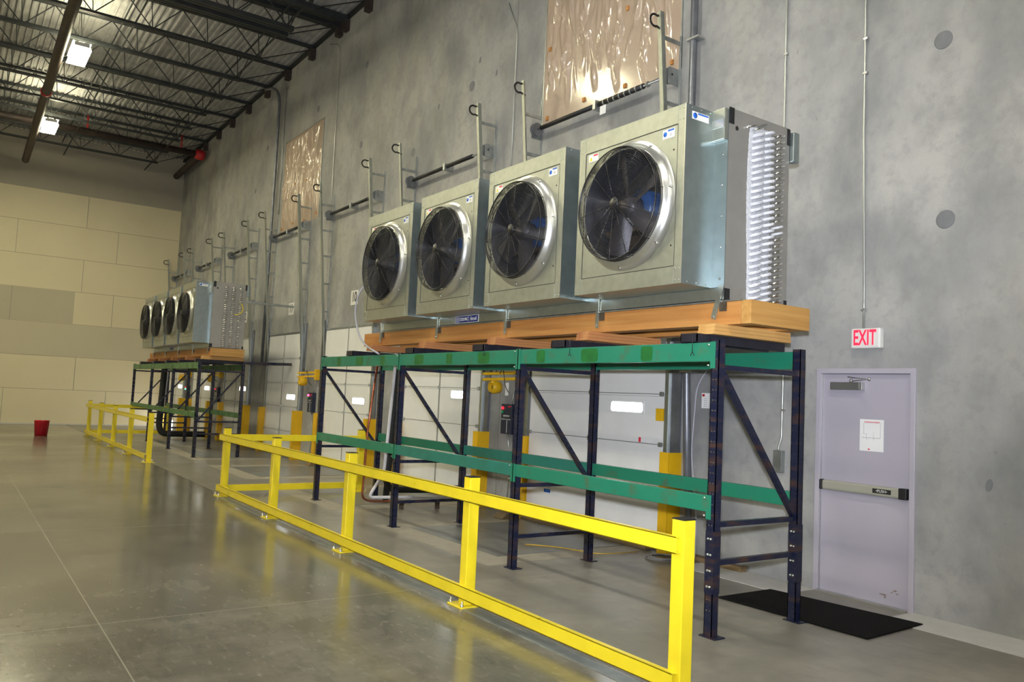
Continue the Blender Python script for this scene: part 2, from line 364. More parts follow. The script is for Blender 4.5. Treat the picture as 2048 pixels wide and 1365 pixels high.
# round grout patches in the concrete wall, with their shallow rims
spots = [(1.227, 5.183, .085), (1.259, 3.518, .085), (-9.15, 6.49, .085), (-7.03, 7.2, .09), (-11.64, 9.06, .09), (-14.49, 8.82, .09), (-11.7, 7.24, .08),
         (-10.9, 3.3, .07), (-9.3, 4.9, .07), (-10.75, 5.3, .07), (-19.3, 7.6, .08), (-18.4, 8.7, .08)]
for x, z, r in spots:
    part('grout_patch', MB().lathe([(0, -0.004), (r * 0.9, -0.004), (r, -0.001), (r, 0.002)], (x, 0, z), 'y', 24), 'grout', wr)
for x, z, a in [(1.64, 1.2, 20), (-8.2, 7.15, 60), (-6.25, 7.2, 20), (-6.8, 7.6, -60), (-19.9, 6.9, 85)]:
    part('patch_mark', MB().prism([(x + 0.03 * math.cos(R(t)), z + 0.055 * math.sin(R(t) + 0.3)) for t in range(0, 360, 24)], -0.003, 0.001, 'y'), 'grout', wr)
# greyer sheet above the cream panels, colour also darkened for light falloff up there
for y0, y1, z0, z1 in [(-26, 0, 8.55, ZR)]:
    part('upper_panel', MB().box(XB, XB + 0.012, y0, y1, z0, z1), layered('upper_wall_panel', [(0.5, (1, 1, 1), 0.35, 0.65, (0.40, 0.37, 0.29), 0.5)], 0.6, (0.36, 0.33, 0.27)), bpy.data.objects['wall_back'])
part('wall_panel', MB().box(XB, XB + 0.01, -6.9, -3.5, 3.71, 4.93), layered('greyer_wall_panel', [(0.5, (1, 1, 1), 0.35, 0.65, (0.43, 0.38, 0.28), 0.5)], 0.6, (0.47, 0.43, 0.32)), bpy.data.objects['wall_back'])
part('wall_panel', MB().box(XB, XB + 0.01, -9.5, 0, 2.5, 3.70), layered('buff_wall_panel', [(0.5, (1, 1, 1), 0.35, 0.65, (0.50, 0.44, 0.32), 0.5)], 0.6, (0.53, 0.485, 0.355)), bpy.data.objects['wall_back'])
mb = MB()
for k, (z0, z1) in enumerate([(0, 1.28), (1.28, 2.5), (3.7, 4.93), (4.93, 6.14), (6.14, 7.35), (7.35, 8.55)]):
    for y in [-2.2 - 1.1 * (k % 2) - 3.3 * j for j in range(6)]: mb.box(XB, XB + 0.012, y - 0.005, y + 0.005, z0, z1)
part('panel_joint', mb, 'grout', bpy.data.objects['wall_back'])
struct('baseboard_back', MB().box(XB, XB + 0.05, YL, 0, 0, 0.04), 'strip')
struct('trim_10', MB().box(XB, XF, -3.46, 0, 0, 0.0012), 'under')
# pale strip of concrete along the wall foot, both sides of the exit door
struct('trim_1', MB().box(-1.35, 0.02, -0.52, 0, 0, 0.006), 'strip')
struct('trim_2', MB().box(0.99, 9.0, -0.5, 0, 0, 0.006), 'strip')

# ------------------------------------------------------------------ exit door (structure) with its hardware
d = bpy.data.objects.new('door_1', None); link(d); d.location = (0, 0, 0); d['kind'] = 'structure'
mb = MB()
for (a, b) in ((0.0, 0.05), (0.966, 1.016)):
    mb.box(a, b, -0.025, 0.14, 0, 2.184)
mb.box(0.05, 0.966, -0.025, 0.14, 2.134, 2.184)
mb.box(0.05, 0.066, 0.055, 0.075, 0, 2.134); mb.box(0.95, 0.966, 0.055, 0.075, 0, 2.134); mb.box(0.05, 0.966, 0.055, 0.075, 2.118, 2.134)
part('door_frame', mb, 'lilacf', d, bevel=0.004)
slab = part('door_slab', MB().box(0.053, 0.963, 0.012, 0.054, 0.012, 2.13), 'lilac', d, bevel=0.002)
part('hinge_edge', MB().box(0.05, 0.056, -0.004, 0.012, 0.02, 2.13), 'alu', d)
part('threshold', MB().box(0.05, 0.966, -0.06, 0.14, 0, 0.014), 'alu', d)
pb = part('push_bar', MB().box(0.09, 0.90, -0.045, 0.0, 0.992, 1.088), 'beige', d, 'beige push bar with a black tip', bevel=0.02)
part('end_cap', MB().box(0.065, 0.092, -0.048, 0.012, 0.99, 1.09), 'black', pb, bevel=0.01)
part('latch_cover', MB().box(0.88, 0.955, -0.05, 0.012, 0.99, 1.09), 'black', pb, bevel=0.006)
lp = part('push_label', MB().box(0.63, 0.81, -0.0475, -0.0445, 1.02, 1.062), 'ink', pb)
text('push_lettering', '•PUSH•', 0.036, (0.72, -0.049, 1.041), 'white', pb, width=1.0)
cl = part('door_closer', MB().box(0.165, 0.48, -0.045, 0.012, 1.975, 2.05), 'closer', d, 'grey door closer body', bevel=0.006)
part('closer_end', MB().box(0.48, 0.505, -0.045, 0.012, 1.975, 2.05), 'alu', cl, bevel=0.004)
part('closer_arm', MB().tube([(0.39, -0.04, 2.06), (0.65, -0.16, 2.075), (0.35, -0.03, 2.10)], 0.006, 8), 'alu', cl)
part('arm_pivot', MB().lathe([(0, 0), (0.014, 0), (0.014, 0.03), (0, 0.03)], (0.39, -0.04, 2.05), 'z', 16), 'alu', cl)
part('arm_pivot', MB().lathe([(0, 0), (0.012, 0), (0.012, 0.03), (0, 0.03)], (0.65, -0.16, 2.06), 'z', 16), 'alu', cl)
sc = MB()
for x, z, a, b in ((0.72, 0.10, .035, .008), (0.80, 0.135, .012, .006), (0.83, 0.155, .02, .008), (0.85, 0.13, .012, .006), (0.735, 0.08, .008, .014)):
    sc.prism([(x + a * math.cos(R(t)) * (1 + .3 * math.sin(5 * t)), z + b * math.sin(R(t))) for t in range(0, 360, 30)], 0.011, 0.013, 'y')
part('scuff_mark', sc, mat('scuffed_paint', (0.25, 0.2, 0.18), 0.7, nz=0.3, ns=60), d)
pp = thing('evacuation_plan', 'white paper evacuation plan taped on the lilac exit door', 'notice', (0.58, 0.011, 1.40))
part('sheet', MB().box(0.46, 0.70, 0.0085, 0.0115, 1.40, 1.70), 'paper', pp)
ink = MB()
for a, b, c_, e in ((.50, .67, 1.665, 1.668), (.50, .503, 1.56, 1.665), (.667, .67, 1.53, 1.665), (.50, .53, 1.56, 1.563), (.527, .53, 1.53, 1.563), (.48, .67, 1.523, 1.528), (.53, .534, 1.505, 1.525), (.60, .604, 1.505, 1.525), (.60, .602, 1.528, 1.58)):
    ink.box(a, b, 0.0075, 0.009, c_, e)
part('plan_drawing', ink, 'greyink', pp)
part('red_title', MB().box(.505, .66, 0.0075, 0.009, 1.672, 1.678), 'red', pp); 
part('red_spot', MB().prism([(.555 + .011 * math.cos(R(t)), 1.418 + .007 * math.sin(R(t))) for t in range(0, 360, 30)], 0.0075, 0.009, 'y'), 'red', pp)
ex = thing('exit_sign', 'white exit sign with red letters above the lilac door', 'sign', (0.55, -0.05, 2.37))
part('sign_body', MB().box(0.40, 0.70, -0.075, 0.0, 2.372, 2.565), 'white', ex, bevel=0.015)
text('exit_lettering', 'EXIT', 0.205, (0.545, -0.078, 2.468), 'exitred', ex, width=0.56, bold=0.004)
def conduit(pts, r, label, m_='conduit', straps=(), grp=None, name='conduit', sm=0.08):
    t = thing(name, label, name.replace('_', ' ') if name != 'conduit' else 'conduit', pts[-1], grp)
    part('pipe', MB().tube(smoothpath(pts, sm), r, 10), m_, t)
    for (x, y, z) in straps:
        part('strap', MB().box(x - r * 1.6, x + r * 2.6, -(-y) - r * 1.25, 0.0, z - 0.012, z + 0.012), 'alu', t, bevel=0.002)
    return t
conduit([(0.47, -0.02, ZR), (0.47, -0.02, 4.5), (0.50, -0.02, 2.9), (0.50, -0.02, 2.56)], 0.011, 'thin galvanised conduit dropping to the top of the exit sign', straps=[(0.49, -0.02, 2.75), (0.47, -0.02, 5.45), (0.47, -0.02, 5.1)])
t = conduit([(-0.46, -0.02, ZR), (-0.46, -0.02, 4.9), (-0.42, -0.02, 3.0), (-0.40, -0.02, 2.0), (-0.405, -0.02, 1.45), (-0.43, -0.03, 1.37), (-0.43, -0.03, 1.32)], 0.011,
    'thin galvanised conduit down to a switch box between rack and exit door', straps=[(-0.46, -0.02, 5.6), (-0.40, -0.02, 1.75)])
part('switch_box', MB().box(-0.475, -0.37, -0.06, 0.0, 1.10, 1.33), 'galvd', t, 'grey metal switch box', bevel=0.004)
conduit([(-1.76, -0.07, ZR), (-1.76, -0.07, 4.0), (-1.70, -0.07, 2.0), (-1.60, -0.07, 0.05)], 0.045, 'thick grey conduit on the wall beside the nearest dock door',
    'conduitd', straps=[(-1.76, -0.07, 7.3), (-1.70, -0.07, 2.15), (-1.62, -0.07, 0.85), (-1.76, -0.07, 6.2)], sm=0.3)
conduit([(-1.2, -0.03, 2.9), (-1.35, -0.03, 2.25), (-1.57, -0.04, 2.0), (-1.55, -0.12, 1.2), (-1.45, -0.12, 0.6), (-1.46, -0.10, 0.1), (-1.40, -0.2, 0.02)], 0.009, 'thin grey cable strapped along the thick conduit near the nearest dock door', 'cable', name='cable', sm=0.15)
conduit([(-5.95, -0.02, 8.3), (-5.66, -0.02, 7.75), (-5.66, -0.02, 4.2)], 0.009, 'thin conduit above the second nearest dock door, bent at its top', 'conduit')
conduit([(-18.2, -0.25, 10.35), (-17.75, -0.10, 10.3), (-17.32, -0.09, 9.9), (-17.30, -0.09, 8.0), (-17.32, -0.09, 5.9), (-17.34, -0.09, 2.4)], 0.04, 'dark thick conduit curving down the wall between the doors marked 11 and 12', 'conduitd', sm=0.5)
conduit([(-13.9, -0.02, 10.3), (-13.3, -0.02, 10.1), (-13.22, -0.02, 9.8), (-13.20, -0.02, 6.8), (-13.16, -0.02, 5.9)], 0.009, 'thin conduit on the wall beside the plastic over the door marked 11', 'conduit', sm=0.25)
conduit([(-16.98, -0.02, 10.1), (-16.98, -0.02, 6.5)], 0.012, 'straight pale conduit left of the far plastic covered opening', 'conduit')
t = thing('wall_notice', 'small white notice on the concrete wall left of the near rack upright', 'notice', (-1.46, -0.004, 1.73))
part('sheet', MB().box(-1.52, -1.40, -0.005, 0.0, 1.73, 1.905), 'paper', t); part('red_logo', MB().box(-1.51, -1.475, -0.006, -0.004, 1.865, 1.893), 'redpaint', t)
mb = MB()
for k in range(5): mb.box(-1.485, -1.435, -0.006, -0.004, 1.75 + k * 0.022, 1.756 + k * 0.022)
part('print_lines', mb, 'greyink', t)

# ------------------------------------------------------------------ dock doors: panels are structure, tracks and shafts are things
DOORS = [(-4.86, -2.05), (-8.93, -6.19), (-12.98, -10.36), (-17.0, -14.48), (-21.0, -18.62), (-25.0, -22.5), (-28.75, -26.3)]
NUM = ['8', '9', '10', '11', '12', '13', '14']
WHO = ['the nearest dock door', 'the second nearest dock door', 'the dock door marked 10', 'the dock door marked 11', 'the dock door marked 12',
       'the second last dock door', 'the last dock door by the back wall']
def track(xc, side, who, left_adj):
    sgn = 1 if side == 'right' else -1
    t = thing('door_track', 'ladder-like steel track, %s side of %s' % (side, who), 'door track', (xc, 0, 0), 'vertical lift door tracks')
    yb, yt = -0.05, -0.40
    def yy(z): return yb + (yt - yb) * max(0, z - 2.6) / 3.9
    pts = [(xc, yb, 0.05), (xc, yy(2.6), 2.6), (xc, yt, 6.55)]
    mb = MB()
    for a, b in zip(pts, pts[1:]):
        mb.bar(a, b, 0.058, 0.012, (0, 1, 0))
        mb.bar((a[0] + 0.026 * sgn, a[1] + 0.03, a[2]), (b[0] + 0.026 * sgn, b[1] + 0.03, b[2]), 0.008, 0.055, (0, 1, 0))
    part('front_rail', mb, 'galv', t)
    mb = MB().box(xc - 0.002, xc + 0.004, -0.03, 0, 3.15, 6.35); mb.box(xc - 0.02, xc + 0.02, -0.008, 0, 3.15, 6.35)
    part('wall_angle', mb, 'galvd', t)
    part('jamb_plate', MB().box(min(xc + sgn * 0.03, xc + sgn * 0.20), max(xc + sgn * 0.03, xc + sgn * 0.20), -0.03, 0, 0.0, 3.35), 'conduitd', t)
    for k, z in enumerate([3.55, 4.2, 4.85, 5.45, 6.05 if side == 'left' else 6.25]):
        part('tie_bar', MB().box(xc - 0.012, xc + 0.012, yy(z), -0.005, z - 0.022, z + 0.022), 'galvd', t)
    ho = arc((xc, yt - 0.07, 6.42), 0.075, 60, 300, 14, 'yz')
    ho = [(xc, yt - 0.005, 6.50)] + ho + [(xc, yt + 0.06, 6.33)]
    mb = MB()
    for a, b in zip(ho, ho[1:]): mb.bar(a, b, 0.028, 0.005, (1, 0, 0))
    part('top_hook', mb, 'black', t)
    return t
for i, (a, b) in enumerate(DOORS):
    xc = (a + b) / 2; who = WHO[i]
    dd = bpy.data.objects.new('door_%d' % (i + 2), None); link(dd); dd.location = (xc, 0, 0); dd['kind'] = 'structure'
    pn = MB()
    for k in range(5):
        z0 = 0.03 + k * 0.615
        pn.box(a + 0.03, b - 0.02, -0.03, -0.002, z0 + 0.004, z0 + 0.611)
    part('door_panel', pn, 'doorp', dd, bevel=0.004)
    mb = MB()
    for k in range(1, 5):
        z0 = 0.03 + k * 0.615; mb.box(a + 0.03, b - 0.02, -0.0315, -0.029, z0 - 0.005, z0 + 0.004)
    for k in (3, 4): mb.box(a + 0.03, b - 0.02, -0.0315, -0.029, 0.03 + k * 0.615 - 0.03, 0.03 + k * 0.615 - 0.026)
    part('panel_seam', mb, 'seam', dd)
    part('centre_stile', MB().box(xc - 0.02, xc + 0.02, -0.034, -0.03, 0.04, 3.1), 'seam', dd)
    for k in (1, 2, 3, 4):
        part('hinge', MB().box(xc - 0.02, xc + 0.02, -0.06, -0.03, 0.03 + k * 0.615 - 0.03, 0.03 + k * 0.615 + 0.03), 'galv', dd, bevel=0.006)
        for e in (a + 0.07, b - 0.07):
            part('roller_hinge', MB().box(e - 0.03, e + 0.03, -0.06, -0.03, 0.03 + k * 0.615 - 0.025, 0.03 + k * 0.615 + 0.03), 'galvd', dd, bevel=0.008)
    wx0 = a + 1.84 + 0.0; wx0 = xc + 0.42; wx1 = wx0 + 0.58
    wz = [1.70, 1.76, 1.53, 1.51, 1.65, 1.6, 1.6][i]
    wf = part('window_frame', MB().box(wx0 - 0.03, wx1 + 0.03, -0.036, -0.03, wz - 0.085, wz + 0.085), 'doorp', dd, bevel=0.004)
    part('window_pane', MB().prism([(wx0 + 0.02, wz - 0.06), (wx1 - 0.02, wz - 0.06), (wx1, wz - 0.04), (wx1, wz + 0.04), (wx1 - 0.02, wz + 0.06), (wx0 + 0.02, wz + 0.06), (wx0, wz + 0.04), (wx0, wz - 0.04)], -0.038, -0.036, 'y'), 'pane', wf)
    hd = MB().box(a, b, -0.012, 0, 3.11, 3.16)
    part('header_trim', hd, 'galvd', dd)
    if i == 0:
        part('side_latch', MB().box(b - 0.14, b - 0.03, -0.07, -0.03, 1.55, 1.70), 'guard', dd, 'olive latch box', bevel=0.004)
        part('warning_sticker', MB().box(b - 0.42, b - 0.22, -0.0315, -0.03, 1.27, 1.31), 'paper', dd)
        part('red_sticker', MB().box(b - 0.46, b - 0.42, -0.0315, -0.03, 1.27, 1.33), 'red', dd)
        part('blue_tape', MB().box(a + 0.45, a + 0.60, -0.0315, -0.03, 0.42, 0.47), 'blueink', dd)
        part('bottom_seal', MB().box(a + 0.03, b - 0.02, -0.034, -0.002, 0.0, 0.03), 'black', dd)
    if i == 6:
        part('bright_gap', MB().box(a - 0.1, b - 1.3, -0.033, -0.031, 0.05, 0.30).box(a - 0.1, b - 1.5, -0.033, -0.031, 0.36, 0.50), 'glow', dd, 'daylight showing below the door')
    if True:
        track(b + 0.02, 'right', who, False); track(a - 0.03, 'left', who, True)
    # yellow corner guards
    for side, x0, x1, xf in (('right', b + 0.09, b + 0.24, b + 0.24), ('left', a + 0.0, a + 0.15, a + 0.0)):
        mb = MB().box(x0, x1, -0.212, -0.204, 0.0, 1.19); mb.box(xf - 0.004, xf + 0.004, -0.212, 0.0, 0.0, 1.19)
        solo('corner_guard', mb, 'guard', 'yellow corner guard, %s foot of %s' % (side, who), 'guard', 'yellow door track guards')
    # torsion shaft with springs and drums
    t = thing('torsion_shaft', 'black torsion spring shaft with cable drums above %s' % who, 'door shaft', (xc, -0.15, 5.8), 'door torsion shafts')
    xa, xb = a + 0.02, b - 0.03
    part('shaft', MB().tube([(xa - 0.05, -0.14, 5.83), (xb + 0.05, -0.14, 5.83)], 0.014, 10), 'galvd', t)
    part('spring', MB().tube([(xa + 0.12, -0.14, 5.83), (xc - 0.05, -0.14, 5.83)], 0.033, 12), 'black', t)
    sp = MB().tube([(xc + 0.05, -0.14, 5.83), (xb - 0.45, -0.14, 5.83)], 0.035, 12)
    s2 = part('spring', sp, 'black', t)
    if i == 0:
        for k in range(9):
            x = xc + 0.15 + k * 0.105; part('spring_stripe', MB().tube([(x, -0.14, 5.83), (x + 0.022, -0.14, 5.83)], 0.0365, 12), 'galvd', s2, 'pale band')
    part('centre_bracket', MB().box(xc - 0.03, xc + 0.03, -0.19, 0.0, 5.76, 5.89), 'galvd', t, bevel=0.004)
    for e, nm in ((xa, 'l'), (xb, 'r')):
        part('cable_drum', MB().lathe([(0, -0.035), (0.10, -0.035), (0.10, -0.028), (0.075, -0.02), (0.075, 0.02), (0.10, 0.028), (0.10, 0.035), (0, 0.035)], (e, -0.14, 5.83), 'x', 28, False), 'drum', t)
        part('bearing_plate', MB().box(e - 0.05 if nm == 'l' else e + 0.04, e - 0.04 if nm == 'l' else e + 0.05, -0.2, 0.0, 5.70, 5.92), 'galvd', t, bevel=0.003)
    if i == 0:
        part('hang_tag', MB().box(xc + 0.10, xc + 0.22, -0.16, -0.158, 5.66, 5.78), 'paper', t, 'white paper tag with red marks')
    # numbered sign
    if i >= 1:
        n_ = NUM[i]
        sx = {2: -11.54, 3: -15.5, 4: -19.47}.get(i, xc + 0.15)
        t = thing('number_sign', 'white square wall sign reading %s, above %s' % (n_, ['', 'the second nearest dock door', 'the third nearest dock door', 'the fourth nearest dock door', 'the fifth nearest dock door', 'the second last dock door', 'the last dock door'][i]), 'sign', (sx, -0.005, 3.63))
        part('plate', MB().box(sx - 0.19, sx + 0.19, -0.006, 0, 3.62, 3.94), 'white', t)
        text('numerals', n_, 0.30, (sx, -0.008, 3.785), 'ink', t, width=0.85, bold=0.006)
    # dock leveler plate and dusty concrete round it
    lv = MB().box(xc - 1.05, xc + 0.95, -2.1, -0.12, 0.0, 0.008)
    solo('dock_leveler', lv, 'plate', 'steel dock plate in the floor before %s' % who, 'dock plate', 'dock leveler plates')
    mb = MB().box(xc - 1.4, xc + 1.3, -2.45, -2.1, 0, 0.003); mb.box(xc - 1.4, xc - 1.05, -2.1, -0.1, 0, 0.003); mb.box(xc + 0.95, xc + 1.3, -2.1, -0.1, 0, 0.003)
    struct('trim_%d' % (i + 3), mb, 'dust')
# plastic covered openings above the nearest door and the door marked 11
def plastic(x0, x1, z0, z1, label, seed):
    t = thing('plastic_sheet', label, 'plastic sheet', ((x0 + x1) / 2, 0, z0), 'plastic covered wall openings')
    rnd = random.Random(seed); nx, nz = 120, 120
    pins = [(x0 + (x1 - x0) * rnd.random(), z0 + (z1 - z0) * rnd.random()) for _ in range(16)]
    folds = [((x0 + (x1 - x0) * rnd.random()), z0 + (z1 - z0) * rnd.random() * 0.9, rnd.uniform(-0.35, 0.35), rnd.uniform(0.3, 1.1), rnd.uniform(0.015, 0.04), rnd.uniform(0.012, 0.035)) for _ in range(150)]
    vs = []
    for j in range(nz + 1):
        for i in range(nx + 1):
            x = x0 + (x1 - x0) * i / nx; z = z0 + (z1 - z0) * j / nz; h = 0
            for fx, fz, sl, ln, amp, wd in folds:
                dz = (z - fz) / ln
                if 0 < dz < 1:
                    dx = x - fx - sl * (z - fz)
                    if abs(dx) < 4 * wd: h += amp * math.exp(-(dx / wd) ** 2) * math.sin(math.pi * dz)
            e = min(1, min(i, nx - i) / 5, min(j, nz - j) / 5)
            vs.append((x, -0.012 - h * e, z))
    fs = [(j * (nx + 1) + i, j * (nx + 1) + i + 1, (j + 1) * (nx + 1) + i + 1, (j + 1) * (nx + 1) + i) for j in range(nz) for i in range(nx)]
    part('sheet', MB().add(vs, fs, True), 'poly', t)
    mb = MB().box(x0 - 0.02, x0, -0.02, 0, z0, z1); mb.box(x1, x1 + 0.02, -0.02, 0, z0, z1); mb.box(x0 - 0.02, x1 + 0.02, -0.02, 0, z1, z1 + 0.02)
    part('edge_trim', mb, 'galvd', t)
    for k in range(7):
        x = x0 + 0.12 + (x1 - x0 - 0.25) * (k % 4) / 3; z = z0 + 0.08 + (z1 - z0) * 0.42 * (k // 4) + 0.05 * (k % 2)
        part('wood_batten', MB().box(x - 0.025, x + 0.025, -0.035, -0.01, z - 0.03, z + 0.03), 'wood', t)
plastic(-4.86, -2.03, 5.93, 8.5, 'wrinkled clear plastic over tan plywood above the nearest dock door', 3)
plastic(-16.75, -14.0, 5.95, 8.45, 'wrinkled clear plastic over tan plywood above the door marked 11', 5)
# dock lamps on yellow arms and control boxes between doors
for i, (gx, who) in enumerate([(-5.42, 'between the two nearest dock doors'), (-13.62, 'left of the door marked 10'), (-21.75, 'right of the second last dock door'), (-25.65, 'right of the last dock door')]):
    t = thing('dock_light', 'yellow folding arm dock light %s' % who, 'dock light', (gx, 0, 2.0), 'yellow dock lights')
    for z in (2.10, 2.01):
        part('arm', MB().bar((gx - 0.35, -0.28, z + 0.005), (gx + 0.35, -0.10, z + 0.03), 0.03, 0.042), 'guard', t, bevel=0.003)
    part('wall_bracket', MB().box(gx + 0.30, gx + 0.38, -0.12, 0, 1.95, 2.2), 'guard', t, bevel=0.004)
    hd = part('lamp_head', MB().lathe([(0.05, 0.09), (0.085, 0.07), (0.10, 0.0), (0.10, -0.05), (0.085, -0.09), (0.06, -0.10), (0.055, -0.02), (0, -0.02)], (gx - 0.02, -0.26, 1.90), 'y', 28), 'guard', t)
    part('lamp_bulb', MB().lathe([(0, -0.05), (0.045, -0.045), (0.05, -0.02), (0, -0.02)], (gx - 0.02, -0.26, 1.90), 'y', 20), 'ink', hd)
    part('cord', MB().tube(smoothpath([(gx - 0.22, -0.22, 2.10), (gx - 0.15, -0.22, 2.24), (gx - 0.05, -0.2, 2.08), (gx + 0.1, -0.22, 2.2), (gx + 0.16, -0.2, 1.9), (gx + 0.12, -0.1, 1.82)], 0.06), 0.006, 6), 'black', t)
    t = thing('control_box', 'dark dock control box with indicator lights %s' % who, 'control box', (gx + 0.1, 0, 1.2), 'dock door control boxes')
    x0 = gx - 0.07
    part('upper_box', MB().box(x0, x0 + 0.28, -0.10, 0, 1.43, 1.65), 'control', t, bevel=0.004)
    part('lower_box', MB().box(x0, x0 + 0.28, -0.10, 0, 1.19, 1.42), 'control', t, bevel=0.004)
    part('red_light', MB().lathe([(0, -0.03), (0.02, -0.025), (0.026, 0), (0, 0)], (x0 + 0.05, -0.10, 1.585), 'y', 20), 'redlit2' if i == 1 else 'redlit', t)
    part('green_light', MB().lathe([(0, -0.03), (0.02, -0.025), (0.026, 0), (0, 0)], (x0 + 0.05, -0.10, 1.525), 'y', 20), 'greenlit' if i == 3 else 'greenind', t)
    mb = MB()
    for z in (1.455, 1.47): mb.box(x0 + 0.06, x0 + 0.22, -0.102, -0.099, z, z + 0.006)
    mb.box(x0 + 0.16, x0 + 0.17, -0.102, -0.099, 1.21, 1.40); mb.box(x0 + 0.02, x0 + 0.26, -0.102, -0.099, 1.41, 1.415)
    part('panel_print', mb, 'white', t)
    part('red_label', MB().box(x0 + 0.18, x0 + 0.26, -0.102, -0.099, 1.60, 1.62), 'red', t)
    part('wiring', MB().tube(smoothpath([(x0 + 0.2, -0.04, 1.65), (x0 + 0.21, -0.03, 1.8), (x0 + 0.25, -0.03, 1.95)], 0.05), 0.008, 6), 'conduit', t)
    part('wiring', MB().tube(smoothpath([(x0 + 0.14, -0.05, 1.19), (x0 + 0.15, -0.04, 1.0), (x0 + 0.22, -0.03, 0.85), (x0 + 0.15, -0.03, 0.1)], 0.05), 0.009, 6), 'conduit', t)
    if i == 0: part('notice_sheet', MB().box(x0 - 0.06, x0 + 0.03, -0.004, 0, 1.78, 1.98), 'paper', t)
# bits on the floor by the nearest door
solo('floor_board', MB().box(-4.82, -2.15, -0.20, -0.10, 0.008, 0.075), 'boardold', 'long weathered board lying along the foot of the nearest dock door', 'board')
solo('wood_offcut', MB().box(-1.55, -0.80, -0.12, -0.02, 0.006, 0.06), 'boardold', 'short board lying against the wall right of the nearest dock door', 'board')
solo('yellow_cord', MB().tube(smoothpath([(-2.95, -1.40, 0.015), (-2.7, -1.15, 0.015), (-2.45, -1.05, 0.015), (-2.15, -0.95, 0.015), (-2.1, -0.75, 0.015), (-2.07, -0.40, 0.015)], 0.12), 0.006, 6), 'cord', 'thin yellow cord lying across the nearest dock leveler plate', 'cord')
mb = MB()
for k in range(3): mb.ring((-1.68 + 0.02 * k, -0.42, 0.015 + 0.012 * k), 0.17 - 0.012 * k, 0.008, 'z', 32, 6)
solo('cable_coil', mb, 'cable', 'coiled grey cable on the floor at the nearest yellow track guard', 'cable')
for i, (x, y) in enumerate([(-4.85, -0.42), (-12.75, -0.30)]):
    solo('wheel_chock', MB().prism([(y - 0.1, 0.008), (y + 0.12, 0.008), (y + 0.12, 0.08), (y - 0.02, 0.08)], x - 0.12, x + 0.12, 'x'), 'boardold', 'brown block on the floor left of %s' % WHO[0 if i == 0 else 2], 'block')
# door mat
q = [(-0.141, -1.25), (1.30, -1.20), (1.27, -0.33), (-0.135, -0.50)]
solo('door_mat', MB().prism(q, 0.007, 0.016, 'z'), 'rubber', 'black rubber mat on the floor in front of the exit door', 'mat')

